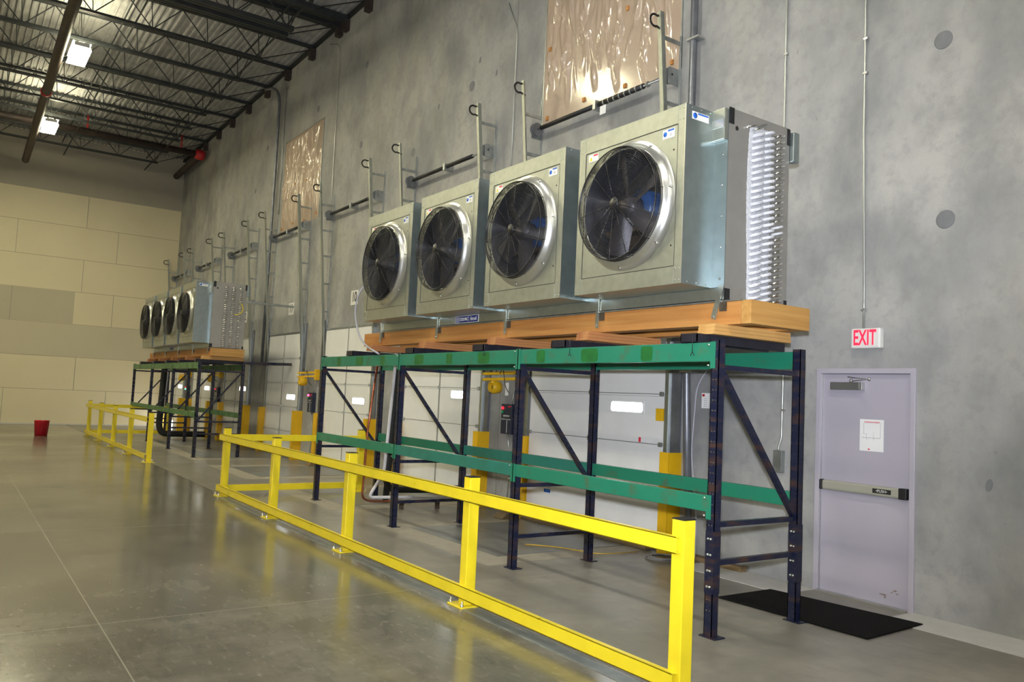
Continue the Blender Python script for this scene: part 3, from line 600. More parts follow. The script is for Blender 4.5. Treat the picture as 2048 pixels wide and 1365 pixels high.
# ------------------------------------------------------------------ pallet rack tables
XA = [0.716, -1.921, -4.628, -7.319]
YF, YB = -2.321, -1.298
def rack(dx, label, mirror, gm, tm):
    root = thing('pallet_rack', label, 'rack', (dx - 3.3, -1.8, 0), 'pallet rack stands under the cooling units')
    for i, xr in enumerate(XA):
        x1 = xr + dx; x0 = x1 - 0.076
        for j, (y0, sg) in enumerate(((YF, 1), (YB, -1))):
            ya, yb = (y0, y0 + 0.07)
            mb = MB()
            if sg > 0: mb.box(x0, x1, ya, ya + 0.006, 0.01, 2.27); mb.box(x0, x0 + 0.006, ya, yb, 0.01, 2.27); mb.box(x1 - 0.006, x1, ya, yb, 0.01, 2.27)
            else: mb.box(x0, x1, yb - 0.006, yb, 0.01, 2.27); mb.box(x0, x0 + 0.006, ya, yb, 0.01, 2.27); mb.box(x1 - 0.006, x1, ya, yb, 0.01, 2.27); mb.box(x0, x1, ya, ya + 0.006, 0.01, 2.27)
            u = part('upright', mb, 'navy', root)
            part('foot_plate', MB().box(x0 - 0.03, x1 + 0.05, ya - 0.02, yb + 0.03, 0.0, 0.01), 'navy', u)
            if j == 0 and dx == 0:
                for k in range(26 if i == 0 else 0):
                    z = 0.2 + k * 0.08
                    if 0.33 < z < 0.80: continue
                    for xx in (x0 + 0.024, x0 + 0.05): part('punched_hole', MB().lathe([(0, -0.0012), (0.0065, -0.0012), (0.0065, 0.001)], (xx, ya, z), 'y', 8), 'cast', u)
            if i == 0 and dx == 0:
                sp = MB().box(x0 - 0.003, x1 + 0.006, ya - 0.004 if j == 0 else ya - 0.004, yb + 0.002, 0.33, 0.80)
                s_ = part('splice_sleeve', sp, 'navy', u)
                for k in range(4):
                    z = 0.38 + k * 0.12
                    for xx in (x0 + 0.026, x0 + 0.052): part('bolt', MB().lathe([(0, -0.012), (0.008, -0.011), (0.010, 0)], (xx, ya - 0.004, z), 'y', 12), 'galv', u)
        yf, yb2 = YF + 0.07, YB
        xm = x1 - 0.04
        for z in (2.06, 0.845, 0.555) if (dx == 0 and i == 0) or mirror else (2.06, 0.845):
            part('cross_brace', MB().box(xm - 0.02, xm + 0.02, yf, yb2, z - 0.02, z + 0.02), 'navy', root)
        if i in (1, 2) and not mirror: part('cross_brace', MB().box(xm - 0.02, xm + 0.02, yf, yb2, 0.30, 0.34), 'navy', root)
        if mirror: part('diagonal_brace', MB().bar((xm, yb2, 2.04), (xm, yf, 0.87), 0.035, 0.05, (1, 0, 0)), 'navy', root)
        else: part('diagonal_brace', MB().bar((xm, yf, 2.04), (xm, yb2, 0.87), 0.035, 0.05, (1, 0, 0)), 'navy', root)
    for i in range(3):
        xb = XA[i] + dx - 0.076; xa = XA[i + 1] + dx
        for (y0, back) in ((YF, 0), (YB, 1)):
            for (zt, h) in ((2.252, 0.15), (1.065, 0.125)):
                ya = y0 - 0.004 if not back else y0 + 0.02
                m_ = gm if not (i == 1 and zt < 2) else tm
                mb = MB().box(xa, xb, ya, ya + 0.045, zt - h, zt)
                mb.box(xa, xb, ya + 0.045, ya + 0.06, zt - h, zt - 0.035)
                bm_ = part('beam', mb, m_, root, bevel=0.004)
                for e, s0 in ((xa, -0.0), (xb, 0.0)):
                    cx0, cx1 = (e - 0.045, e + 0.003) if e == xa else (e - 0.003, e + 0.045)
                    cn = part('end_connector', MB().box(cx0, cx1, ya - 0.006, ya, zt - h - 0.055, zt + 0.005), gm, bm_)
                    if dx == 0 and not back:
                        for k in range(3):
                            pass
                if dx == 0 and not back and zt > 2:
                    for k in range(3):
                        xx = xa + 0.35 + k * 0.75 + 0.15 * i; wd = 0.07 + 0.05 * ((k + i) % 2)
                        ov = MB().prism([(xx + wd * math.copysign(abs(math.cos(R(t_))) ** 0.35, math.cos(R(t_))), zt - h / 2 - 0.002 + (h / 2 - 0.012) * math.copysign(abs(math.sin(R(t_))) ** 0.35, math.sin(R(t_)))) for t_ in range(0, 360, 15)], ya - 0.0012, ya + 0.001, 'y')
                        part('touch_up_patch', ov, 'greenpatch', bm_, 'darker green touch-up paint')
    # connector rivets, near rack only
    if dx == 0:
        for i in range(4):
            for zt, h in ((2.252, 0.15), (1.065, 0.125)):
                mb = MB()
                for sx in ((XA[i] - 0.06 + (-0.04 if i < 3 else 0.08)) , XA[i] - 0.076 - 0.02 if i < 3 else XA[i] + 0.02):
                    for z in (zt - 0.02, zt - h - 0.03): mb.lathe([(0, -0.016), (0.007, -0.014), (0.009, -0.01)], (sx if i < 3 else XA[i] + 0.02, YF, z), 'y', 10)
                part('rivet', mb, 'galv', root)
    return root
rack(0.0, 'near green and navy pallet rack stand holding the large cooling unit', False, 'green', 'teal')
r2_ = rack(-15.73, 'far green and navy pallet rack stand near the back wall', True, 'green2', 'green2')
part('tie_beam', MB().bar((-15.1, -1.25, 2.29), (-15.1, -0.05, 2.33), 0.06, 0.07), 'navy', r2_)

for x, z1, who in ((0.455, 2.15, 'nearest'), (-1.10, 2.17, 'second nearest'), (-2.60, 2.2, 'middle')):
    mb = MB().tube([(x, -2.30, 2.33), (x, -2.337, 2.325), (x, -2.337, z1 + 0.03)], 0.003, 6); mb.tube([(x, -2.337, z1 + 0.032), (x - 0.018, -2.337, z1)], 0.003, 6); mb.tube([(x, -2.337, z1 + 0.032), (x + 0.02, -2.337, z1)], 0.003, 6)
    solo('tie_wire', mb, 'black', 'twisted black tie wire hanging over the green beam at the %s steel channel' % who, 'wire', 'tie wires on the near rack')
# steel channels, boards and timbers below each cooling unit
chx = [0.41, -1.285, -2.74, -4.38, -6.27]; pkx = [0.48, -1.075, -2.665, -4.285, -5.86]
NAMEP = ['nearest', 'second nearest', 'middle', 'second farthest', 'farthest']
for dx, unit in ((0.0, 'near'), (-15.73, 'far')):
    for k, x in enumerate(chx):
        x += dx; w_ = 0.088 if k < 1 else 0.11
        mb = MB().box(x - w_, x + w_, -2.335, -1.27 + (0.05), 2.322, 2.330); mb.box(x - w_, x - w_ + 0.008, -2.335, -1.22, 2.256, 2.322); mb.box(x + w_ - 0.008, x + w_, -2.335, -1.22, 2.256, 2.322)
        mb.box(x - w_, x + w_, -2.335, -2.325, 2.262, 2.322)
        solo('steel_channel', mb, 'chan', '%s black steel channel lying across the top beams of the %s rack' % (NAMEP[k], unit), 'channel', 'black channels on the racks')
    for k, x in enumerate(pkx):
        x += dx
        for j, lv_ in enumerate(('bottom', 'middle', 'top')):
            z0 = 2.3305 + j * 0.0292
            solo('wooden_board', MB().box(x - 0.088 + 0.003 * ((j + k) % 2), x + 0.088, -2.216 + 0.006 * j, -1.229 - 0.004 * j, z0, z0 + 0.0287), 'board' if k == 0 else 'boardr',
                 '%s board of the %s board stack under the %s cooling unit' % (lv_, NAMEP[k], unit), 'board', 'stacked boards under the cooling units', bevel=0.002)
    for nm, y0, y1 in (('front', -2.056, -1.90), ('back', -1.45, -1.298)):
        solo('long_timber', MB().box(-6.389 + dx, 0.695 + dx, y0, y1, 2.419, 2.607), 'wood', '%s long fir timber carrying the %s cooling unit' % (nm, unit), 'timber', 'timbers under the cooling units', bevel=0.003)
    solo('cross_timber', MB().box(0.70 + dx, 0.797 + dx, -2.056, -1.298, 2.419, 2.609), 'woody', 'fir cross timber at the near end of the timbers under the %s cooling unit' % unit, 'timber', 'timbers under the cooling units', bevel=0.003)

# ------------------------------------------------------------------ cooling units
FAN_PROTO = {}
def fan_parts(housing, cx, cz, yf, near, spin):
    """housing at box; sub-parts of a fan"""
    key = 'f'
    c = (cx, yf, cz)
    # front panel with round hole
    n = 64; x0, x1, z0, z1 = cx - 0.577, cx + 0.586, cz - 0.591, cz + 0.585; r = 0.51; vs = []; fs = []
    ang = [2 * math.pi * i / n for i in range(n)]
    for a in ang: vs.append((cx + r * math.cos(a), yf + 0.003, cz + r * math.sin(a)))
    for a in ang:
        ca, sa = math.cos(a), math.sin(a)
        tx = ((x1 - cx) if ca > 0 else (x0 - cx)) / ca if abs(ca) > 1e-6 else 1e9
        tz = ((z1 - cz) if sa > 0 else (z0 - cz)) / sa if abs(sa) > 1e-6 else 1e9
        t_ = min(tx, tz); vs.append((cx + t_ * ca, yf + 0.003, cz + t_ * sa))
    cor = [(x1, z1), (x0, z1), (x0, z0), (x1, z0)]
    fs = [(i, (i + 1) % n, n + (i + 1) % n, n + i) for i in range(n)]
    mb = MB().add(vs, fs)
    for (px, pz) in cor:
        a = math.atan2(pz - cz, px - cx) % (2 * math.pi); i = int(a / (2 * math.pi) * n) % n
        mb.add([vs[n + i], (px, yf + 0.003, pz), vs[n + (i + 1) % n]], [(0, 1, 2)])
    part('front_panel', mb, 'galv', housing)
    e = MB()
    for (a, b, c_, d_) in ((x0, x1, z1, z1 + 0.006), (x0 - 0.004, x0, z0, z1), (x1, x1 + 0.004, z0, z1), (x0, x1, z0 - 0.006, z0)): e.box(a, b, yf - 0.001, yf + 0.004, c_, d_)
    part('panel_gap', e, 'ink', housing)
    # spun ring
    part('bell_mouth', MB().lathe([(0.575, 0.001), (0.553, -0.006), (0.535, -0.018), (0.520, -0.036), (0.508, -0.056), (0.49, -0.070), (0.484, -0.066)], c, 'y', 72), 'bell', housing)
    part('inner_shroud', MB().lathe([(0.484, -0.066), (0.47, -0.02), (0.468, 0.05), (0.468, 0.34)], c, 'y', 72), 'shroud', housing)
    # guard
    g = MB()
    yd = -0.135
    rr = 0.055
    k = 0
    while rr < 0.488:
        g.ring((cx, yf + yd - 0.012 * (1 - (rr / 0.49) ** 2), cz), rr, 0.0023, 'y', 56, 4); rr += 0.0135; k += 1
    g.ring((cx, yf + yd, cz), 0.492, 0.0065, 'y', 72, 6)
    for q_ in range(6): g.ring((cx, yf + yd + 0.012 + q_ * 0.013, cz), 0.496 + q_ * 0.001, 0.003, 'y', 72, 4)
    for q_ in range(14):
        a = 2 * math.pi * (q_ + 0.28) / 14; ca, sa = math.cos(a), math.sin(a)
        P_ = [(cx + 0.05 * ca, yf + yd - 0.014, cz + 0.05 * sa), (cx + 0.48 * ca, yf + yd - 0.002, cz + 0.48 * sa), (cx + 0.497 * ca, yf + yd + 0.008, cz + 0.497 * sa), (cx + 0.502 * ca, yf + yd + 0.085, cz + 0.502 * sa)]
        if q_ % 2 == 0: P_ += [(cx + 0.515 * ca, yf + yd + 0.105, cz + 0.515 * sa), (cx + 0.545 * ca, yf - 0.012, cz + 0.545 * sa)]
        g.tube(P_, 0.0032, 5)
    g.lathe([(0, 0), (0.05, 0.0), (0.055, 0.006), (0.05, 0.012), (0, 0.012)], (cx, yf + yd - 0.02, cz), 'y', 24)
    gd = part('fan_guard', g, 'wire', housing)
    b = MB()
    for q_ in range(0, 14, 2):
        a = 2 * math.pi * (q_ + 0.28) / 14
        b.lathe([(0, -0.02), (0.010, -0.018), (0.013, -0.006), (0.013, 0.0)], (cx + 0.55 * math.cos(a), yf, cz + 0.55 * math.sin(a)), 'y', 12)
    part('guard_bolts', b, 'tube', housing)
    # blades
    b = MB()
    for q_ in range(5):
        a0 = 2 * math.pi * q_ / 5 + spin; rows = []
        for s_ in range(7):
            r_ = 0.08 + 0.37 * s_ / 6; wd = 0.15 + 0.06 * s_ / 6; tw = 0.75 - 0.35 * s_ / 6
            rows.append((r_, wd, tw))
        vs = []
        for r_, wd, tw in rows:
            for u_ in (-0.5, -0.25, 0, 0.25, 0.5):
                t_ = u_ * wd; al = a0 + 0.15 * (r_ - 0.1)
                dx_, dz_ = math.cos(al), math.sin(al); px, pz = -dz_, dx_
                vs.append((cx + r_ * dx_ + t_ * math.cos(tw) * px, yf + 0.04 + t_ * math.sin(tw) - 0.03 * (1 - (2 * u_) ** 2), cz + r_ * dz_ + t_ * math.cos(tw) * pz))
        fs = [(i * 5 + j, i * 5 + j + 1, (i + 1) * 5 + j + 1, (i + 1) * 5 + j) for i in range(6) for j in range(4)]
        b.add(vs, fs, True)
    b.lathe([(0, -0.05), (0.07, -0.045), (0.10, -0.01), (0.10, 0.08), (0, 0.08)], (cx, yf + 0.03, cz), 'y', 32)
    part('fan_blades', b, 'blade', housing)
    part('hub_cap', MB().lathe([(0, -0.10), (0.035, -0.095), (0.04, -0.04), (0.04, 0), (0, 0)], (cx, yf + 0.02, cz), 'y', 24), 'cast', housing)
    # motor
    mt_ = MB().lathe([(0, 0.0), (0.11, 0.0), (0.15, 0.015), (0.15, 0.19), (0.11, 0.22), (0, 0.22)], (cx + 0.015, yf + 0.13, cz + 0.01), 'y', 32)
    for q_ in range(24):
        a = 2 * math.pi * q_ / 24
        mt_.bar((cx + 0.015 + 0.155 * math.cos(a), yf + 0.15, cz + 0.01 + 0.155 * math.sin(a)), (cx + 0.015 + 0.155 * math.cos(a), yf + 0.31, cz + 0.01 + 0.155 * math.sin(a)), 0.006, 0.012)
    part('motor', mt_, 'motor', housing)
    part('motor_mount', MB().box(cx - 0.47, cx + 0.47, yf + 0.16, yf + 0.30, cz - 0.19, cz - 0.15).box(cx - 0.47, cx + 0.47, yf + 0.33, yf + 0.36, cz - 0.30, cz - 0.12), 'cast', housing)
def cooler(dx, label, near):
    ZB, ZT = 2.73, 4.214; YF0, YC, YE = -2.434, -2.06, -1.268
    X1 = 0.398 + dx; root = thing('cooling_unit', label, 'cooler', (-2.6 + dx, -1.7, 2.61), 'four fan cooling units')
    XE = 0.525 + dx; XL = X1 - 3 * 1.566 - 1.341 - 0.13
    mb = MB().box(XL, XE, YC, YE, 2.635, 4.225)
    cas = part('coil_casing', mb, 'galvb', root)
    part('drain_lip', MB().box(XL, XE, YC - 0.006, YC, 2.628, 2.722), 'galv', root)
    part('base_gap', MB().box(XL, XE + 0.02, YC - 0.002, YC + 0.05, 2.618, 2.636), 'ink', root)
    part('base_angle', MB().box(XL - 0.1, XE + 0.195, YC - 0.012, YC + 0.04, 2.608, 2.619), 'galvd', root)
    part('base_angle', MB().box(XL - 0.1, XE + 0.195, YE - 0.06, YE - 0.005, 2.608, 2.619), 'galvd', root)
    ep = part('end_plate', MB().box(XE, XE + 0.006, YC - 0.004, YE + 0.004, 2.635, 4.232), 'endp', root, 'brownish grey end plate')
    fr = part('front_flange', MB().box(XE - 0.127, XE + 0.006, YC - 0.012, YC - 0.006, 2.73, 4.225), 'galvb', root)
    for k in range(6):
        part('bolt', MB().lathe([(0, -0.008), (0.008, -0.007), (0.010, 0)], (XE - 0.04, YC - 0.012, 2.80 + 0.26 * k), 'y', 12), 'tube', fr)
    for (y0, y1, z0, z1) in ((YC - 0.006, YC + 0.055, 4.10, 4.236), (YE - 0.03, YE + 0.008, 4.08, 4.225), (YC - 0.012, YC + 0.055, 2.615, 2.72), (YE - 0.03, YE + 0.008, 2.62, 2.70)):
        part('corner_block', MB().box(XE + 0.0065, XE + 0.012, y0, y1, z0, z1), 'black', root)
    part('plate_hole', MB().lathe([(0, 0.0), (0.02, 0.0)], (XE + 0.0075, -1.965, 4.075), 'x', 20), 'ink', root)
    # lifting brackets
    br = MB().box(XE - 0.135, XE + 0.004, YC - 0.055, YC - 0.012, 3.955, 4.222)
    b_ = part('lifting_bracket', br, 'galv', root, bevel=0.006)
    part('bracket_lip', MB().box(XE - 0.14, XE + 0.0, YC - 0.062, YC - 0.054, 4.06, 4.13), 'bell', b_)
    br = MB().box(XE - 0.02, XE + 0.05, YE + 0.01, YE + 0.09, 3.93, 4.20)
    part('lifting_bracket', br, 'galvb', root, bevel=0.01)
    # name plate
    npx = -3.715 + dx
    np_ = part('name_plate', MB().box(npx, npx + 0.535, YC - 0.009, YC - 0.006, 2.632, 2.722), 'white', root, 'blue and white maker plate')
    part('plate_field', MB().box(npx + 0.008, npx + 0.527, YC - 0.0105, YC - 0.009, 2.638, 2.716), 'navyink', np_)
    g = MB()
    for k in range(4):
        g.box(npx + 0.02 + k * 0.026, npx + 0.024 + k * 0.026, YC - 0.012, YC - 0.0105, 2.644, 2.706); g.box(npx + 0.016, npx + 0.104, YC - 0.012, YC - 0.0105, 2.648 + k * 0.018, 2.651 + k * 0.018)
    part('grid_logo', g, 'white', np_); part('divider', MB().box(npx + 0.318, npx + 0.321, YC - 0.012, YC - 0.0105, 2.642, 2.712), 'white', np_)
    if near:
        text('maker_lettering', 'COLMAC', 0.052, (npx + 0.213, YC - 0.012, 2.677), 'white', np_, width=0.86, bold=0.0015)
        text('maker_lettering', 'Aircoil', 0.068, (npx + 0.425, YC - 0.012, 2.677), 'white', np_, width=0.78)
    # feet
    for x in (-1.02, -2.60, -4.16, -5.80, 0.47):
        f_ = MB()
        if x > 0: f_.bar((x + dx + 0.045, YC - 0.02, 2.745), (x + dx - 0.035, YC - 0.02, 2.47), 0.05, 0.006, (0, 1, 0))
        else: f_.box(x + dx - 0.02, x + dx + 0.02, YC - 0.022, YC - 0.013, 2.46, 2.745)
        ft = part('foot_strap', f_, 'galv', root)
        part('foot_block', MB().box(x + dx + 0.02, x + dx + 0.085, YC - 0.014, YC + 0.004, 2.53, 2.605), 'cast', ft)  # small dark brown block on the timber face beside the strap
        part('strap_bolt', MB().lathe([(0, -0.008), (0.007, -0.007), (0.009, 0)], (x + dx + (-0.03 if x > 0 else 0), YC - 0.023, 2.485), 'y', 12), 'tube', ft)
    # junction box and left end
    part('junction_box', MB().box(XL - 0.17, XL - 0.01, -2.05, -1.92, 3.40, 3.80), 'white', root, 'pale junction box', bevel=0.01)
    # fan sections
    for k in range(4):
        b = X1 - 1.566 * k; a = b - 1.341; cx = (a + b) / 2; cz = (ZB + ZT) / 2
        mb = MB()
        mb.box(a, b, YF0, YF0 + 0.004, ZT - 0.153, ZT); mb.box(a, b, YF0, YF0 + 0.004, ZB, ZB + 0.15)
        mb.box(a, a + 0.093, YF0, YF0 + 0.004, ZB + 0.15, ZT - 0.153); mb.box(b - 0.085, b, YF0, YF0 + 0.004, ZB + 0.15, ZT - 0.153)
        mb.box(a, b, YF0 + 0.004, YC, ZT - 0.004, ZT); mb.box(a, b, YF0 + 0.004, YC, ZB, ZB + 0.004)
        mb.box(a, a + 0.004, YF0 + 0.004, YC, ZB + 0.004, ZT - 0.004)
        h = part('fan_section', mb, 'galv', root)
        part('side_sheet', MB().box(b + 0.0002, b + 0.0012, YF0 + 0.002, YC, ZB + 0.001, ZT - 0.001), 'galvb', h)
        part('inner_liner', MB().box(a + 0.005, b - 0.005, YC - 0.012, YC - 0.006, ZB + 0.005, ZT - 0.005), 'cav', h)
        part('corner_seam', MB().box(a + 0.093, a + 0.096, YF0 - 0.001, YF0 + 0.001, ZT - 0.15, ZT).box(a + 0.093, a + 0.096, YF0 - 0.001, YF0 + 0.001, ZB, ZB + 0.15).box(b - 0.088, b - 0.085, YF0 - 0.001, YF0 + 0.001, ZT - 0.15, ZT).box(b - 0.088, b - 0.085, YF0 - 0.001, YF0 + 0.001, ZB, ZB + 0.15), 'galvd', h)
        part('bright_edge', MB().box(b - 0.004, b + 0.002, YF0 - 0.0015, YF0 + 0.001, ZB, ZT), 'bell', h)
        sc_ = MB()
        for xx in (a + 0.03, a + 0.075, b - 0.065, b - 0.025):
            for zz in (ZT - 0.03, ZT - 0.125, ZB + 0.03, ZB + 0.125): sc_.lathe([(0, -0.005), (0.006, -0.004), (0.007, 0)], (xx, YF0, zz), 'y', 8)
        for yy_ in (YF0 + 0.07, YF0 + 0.18, YF0 + 0.29):
            for zz in (ZT - 0.02, ZB + 0.02): sc_.lathe([(0, 0.005), (0.006, 0.004), (0.007, 0)], (b + 0.001, yy_, zz), 'x', 8)
        part('screws', sc_, 'galv', h)
        hl = MB()
        for zz in (cz + 0.38, cz - 0.42): hl.lathe([(0, -0.001), (0.008, -0.001), (0.008, 0.001)], (cx + 0.545, YF0 + 0.002, zz), 'y', 12)
        part('panel_holes', hl, 'ink', h)
        l1 = part('warning_label', MB().box(a + 0.135, a + 0.265, YF0 - 0.0005, YF0 + 0.002, cz + 0.50, cz + 0.568), 'white', h, 'white label with yellow triangle')
        part('triangle', MB().prism([(a + 0.145, cz + 0.51), (a + 0.185, cz + 0.51), (a + 0.165, cz + 0.548)], YF0 - 0.002, YF0, 'y'), 'yellink', h)
        part('red_bar', MB().box(a + 0.20, a + 0.258, YF0 - 0.002, YF0, cz + 0.548, cz + 0.562), 'red', h)
        part('notice_label', MB().box(b - 0.255, b - 0.12, YF0 - 0.0005, YF0 + 0.002, cz + 0.49, cz + 0.568), 'white', h, 'white label with blue disc')
        part('blue_disc', MB().lathe([(0, 0), (0.021, 0), (0.021, 0.002)], (b - 0.226, YF0 - 0.002, cz + 0.53), 'y', 24), 'blueink', h)
        part('blue_bar', MB().box(b - 0.195, b - 0.126, YF0 - 0.002, YF0, cz + 0.548, cz + 0.563), 'blueink', h)
        part('ring_mark', MB().ring((b - 0.163, YF0 - 0.001, cz + 0.518), 0.010, 0.0015, 'y', 20, 4), 'ink', h)
        if k == 0:
            part('notice_label', MB().box(b, b + 0.002, YF0 + 0.07, YF0 + 0.27, 4.10, 4.165), 'white', h, 'white notice label on the side sheet')
            part('blue_disc', MB().lathe([(0, 0.003), (0.024, 0.003), (0.024, 0)], (b + 0.001, YF0 + 0.105, 4.132), 'x', 24), 'blueink', h)
            part('blue_bar', MB().box(b + 0.002, b + 0.0035, YF0 + 0.14, YF0 + 0.262, 4.147, 4.160), 'blueink', h)
        fan_parts(h, cx, cz, YF0, near, [0.55, 1.05, 0.9, 0.2][k])
    # return bends of the coil
    nrow = 28; z0 = 2.665; dz = (4.16 - z0) / nrow
    def bend(ya, yb, za, zb, r, out, m_, lab=None):
        pts = []
        for i in range(13):
            t_ = i / 12; a = math.pi * t_
            pts.append((XE + 0.006 + out * math.sin(a) ** 0.7, ya + (yb - ya) * (1 - math.cos(a)) / 2, za + (zb - za) * (1 - math.cos(a)) / 2))
        return part('return_bend', MB().tube(pts, r, 8), m_, root, lab)
    for k in range(nrow):
        z = z0 + k * dz
        if near:
            bend(-1.77, -1.655, z - 0.004, z + 0.034, 0.0155 if k < nrow - 1 else 0.009, 0.05, 'frost' if k < nrow - 1 else 'tube', 'frosted white bend')
            bend(-1.64, -1.525, z - 0.01, z + 0.022, 0.0145, 0.075 if 8 < k < 20 else 0.055, 'frost', 'frosted white bend')
            bend(-1.485, -1.38, z - 0.004, z + 0.026, 0.0115, 0.055, 'frost' if k in (11, 12) else 'tube')
        else:
            bend(-1.80, -1.71, z - 0.005, z + 0.028, 0.0125, 0.055, 'tube'); bend(-1.63, -1.54, z - 0.005, z + 0.028, 0.0125, 0.055, 'tube'); bend(-1.45, -1.37, z - 0.005, z + 0.028, 0.0125, 0.055, 'tube')
    if near:
        # frost crust on the plate
        fr_ = MB(); vs = []; rnd = random.Random(4); nn = 60
        for i in range(nn + 1):
            z = 2.64 + 1.5 * i / nn; yl = -1.80 + 0.02 * math.sin(z * 3) + rnd.uniform(-0.003, 0.003) - 0.015 * (1 - i / nn)
            vs += [(XE + 0.007, yl, z), (XE + 0.013, yl + 0.015, z), (XE + 0.014, -1.53, z), (XE + 0.007, -1.515 + rnd.uniform(-0.003, 0.003), z)]
        fr_.add(vs, [(i * 4 + j, i * 4 + j + 1, i * 4 + j + 5, i * 4 + j + 4) for i in range(nn) for j in range(3)], True)
        part('frost_crust', fr_, 'crust', root, 'white frost layer')
        part('header_tube', MB().tube([(XE + 0.02, -1.70 + 0.1, 4.19), (XE + 0.02, -1.85, 4.11)], 0.008, 8), 'tube', root)
    else:
        part('yellow_strap', MB().tube(arc((XE + 0.05, -1.50, 3.62), 0.16, -100, 60, 14, 'yz'), 0.012, 8), 'yellow', root, 'yellow strap loop')
        part('wall_strut', MB().box(XE - 0.02, XE + 0.04, YE, -0.06, 3.78, 3.83), 'galvd', root, 'galvanised strut to the wall')
    return root
cooler(0.0, 'near galvanised cooling unit with four fans and frosted end coils', True)
cooler(-15.724, 'far galvanised cooling unit with four fans near the back wall', False)
solo('cooler_cable', MB().tube(smoothpath([(-6.02, -2.0, 3.5), (-6.10, -2.30, 3.27), (-6.20, -2.33, 2.94), (-6.02, -2.33, 2.56), (-5.65, -2.36, 2.38), (-5.25, -2.35, 2.268)], 0.25), 0.013, 10), 'cable', 'grey cable looping from the left end of the near cooling unit', 'cable')

# ------------------------------------------------------------------ yellow guard rails
def barrier(posts, yp, label, ret):
    root = thing('guard_rail', label, 'barrier', ((posts[0] + posts[-1]) / 2, yp, 0), 'yellow steel guard rails')
    def post(x1, y0):
        p_ = part('post', MB().box(x1 - 0.1, x1, y0, y0 + 0.1, 0.012, 1.062), 'yellow', root, bevel=0.006)
        part('post_cap', MB().box(x1 - 0.102, x1 + 0.002, y0 - 0.002, y0 + 0.102, 1.062, 1.070), 'black', p_, 'black plastic cap', bevel=0.003)
        bp_ = part('base_plate', MB().box(x1 - 0.16, x1 + 0.06, y0 - 0.07, y0 + 0.16, 0.0, 0.014), 'yellow', p_, bevel=0.002)
        b = MB()
        for bx, by in ((x1 - 0.14, y0 - 0.05), (x1 + 0.04, y0 - 0.05), (x1 - 0.14, y0 + 0.14), (x1 + 0.04, y0 + 0.14)):
            b.lathe([(0, 0.045), (0.007, 0.043), (0.007, 0.02), (0.014, 0.018), (0.014, 0)], (bx, by, 0.014), 'z', 10)
        part('anchor_bolts', b, 'tube', p_)
    for x in posts: post(x, yp)
    def rail(x0, x1, y0, z0, nm='rail'):
        mb = MB().box(x0, x1, y0, y0 + 0.008, z0, z0 + 0.10); mb.box(x0, x1, y0, y0 + 0.045, z0 + 0.092, z0 + 0.10); mb.box(x0, x1, y0, y0 + 0.045, z0, z0 + 0.008)
        part(nm, mb, 'yellow', root, bevel=0.002)
    for z0 in (0.868, 0.075): rail(posts[-1] - 0.14, posts[0] - 0.018, yp - 0.048, z0)
    if ret:
        xr = posts[-1] - 0.02; y1 = yp + ret
        for z0 in (0.868, 0.075):
            mb = MB().box(xr, xr + 0.008, yp + 0.10, y1, z0, z0 + 0.10); mb.box(xr - 0.035, xr, yp + 0.10, y1, z0 + 0.092, z0 + 0.10); mb.box(xr - 0.035, xr, yp + 0.10, y1, z0, z0 + 0.008)
            part('rail', mb, 'yellow', root, bevel=0.002)
        post(posts[-1] - 0.03, y1 - 0.12)
    return root
barrier([1.538, -0.858, -3.345, -5.785, -8.11], -3.538, 'near yellow steel guard rail in front of the near rack', 2.42)
barrier([-13.87, -16.1, -18.4, -20.7, -22.9], -3.538, 'far yellow steel guard rail in front of the far rack', 2.42)
solo('floor_channel', MB().box(-8.1, 3.2, -3.60, -3.48, 0.0, 0.004), 'galvd', 'flat grey steel strip on the floor under the near guard rail', 'floor strip')

# ------------------------------------------------------------------ refrigerant pipes under the near rack
zt_ = 2.62
t = conduit([(-6.05, -1.95, 2.41), (-6.14, -2.03, 1.2), (-6.16, -2.05, 0.17), (-6.10, -1.98, 0.13), (-5.93, -1.7, 0.13), (-5.90, -0.75, 0.14)][0:3] + [(-6.16, -1.9, 0.12), (-5.95, -0.7, 0.12)], 0.016, 'copper pipe dropping behind the near rack and bending along the floor', 'copper', name='copper_pipe', sm=0.09)
conduit([(-5.95, -1.72, 2.41), (-6.15, -1.72, 0.55), (-6.22, -1.92, 0.17), (-6.15, -1.1, 0.16), (-6.0, -0.4, 0.16)], 0.024, 'white pipe beside the copper pipe under the near rack', 'pvc', name='drain_pipe', sm=0.09)
conduit([(-6.09, -1.60, 2.41), (-6.32, -1.60, 0.40), (-6.34, -1.5, 0.26), (-6.2, -0.9, 0.26), (-6.12, -0.3, 0.28)], 0.05, 'black foam insulated pipe behind the white pipe under the near rack', 'insul', name='insulated_pipe', sm=0.12)
conduit([(-6.45, -1.38, 2.4), (-6.62, -1.38, 1.2), (-6.75, -1.37, 0.02)], 0.05, 'straight black insulated pipe standing left of the white pipe', 'insul', name='insulated_pipe', sm=0.12)
for k, (x, y) in enumerate([(-6.05, -1.45), (-5.97, -0.88)]):
    mb = MB().box(x - 0.02, x + 0.02, y - 0.03, y + 0.03, 0.0, 0.09); mb.box(x - 0.03, x + 0.03, y - 0.03, y + 0.03, 0.085, 0.10)
    solo('pipe_support', mb, 'cast', 'small floor support under the copper pipe, %s the wall' % ('farther from' if k == 0 else 'closer to'), 'pipe support')
conduit([(-21.34, -1.75, 2.4), (-21.6, -1.75, 0.4), (-21.6, -1.65, 0.16), (-21.5, -0.4, 0.16)], 0.09, 'thick black insulated pipe behind the far rack', 'insul', name='insulated_pipe', sm=0.15)
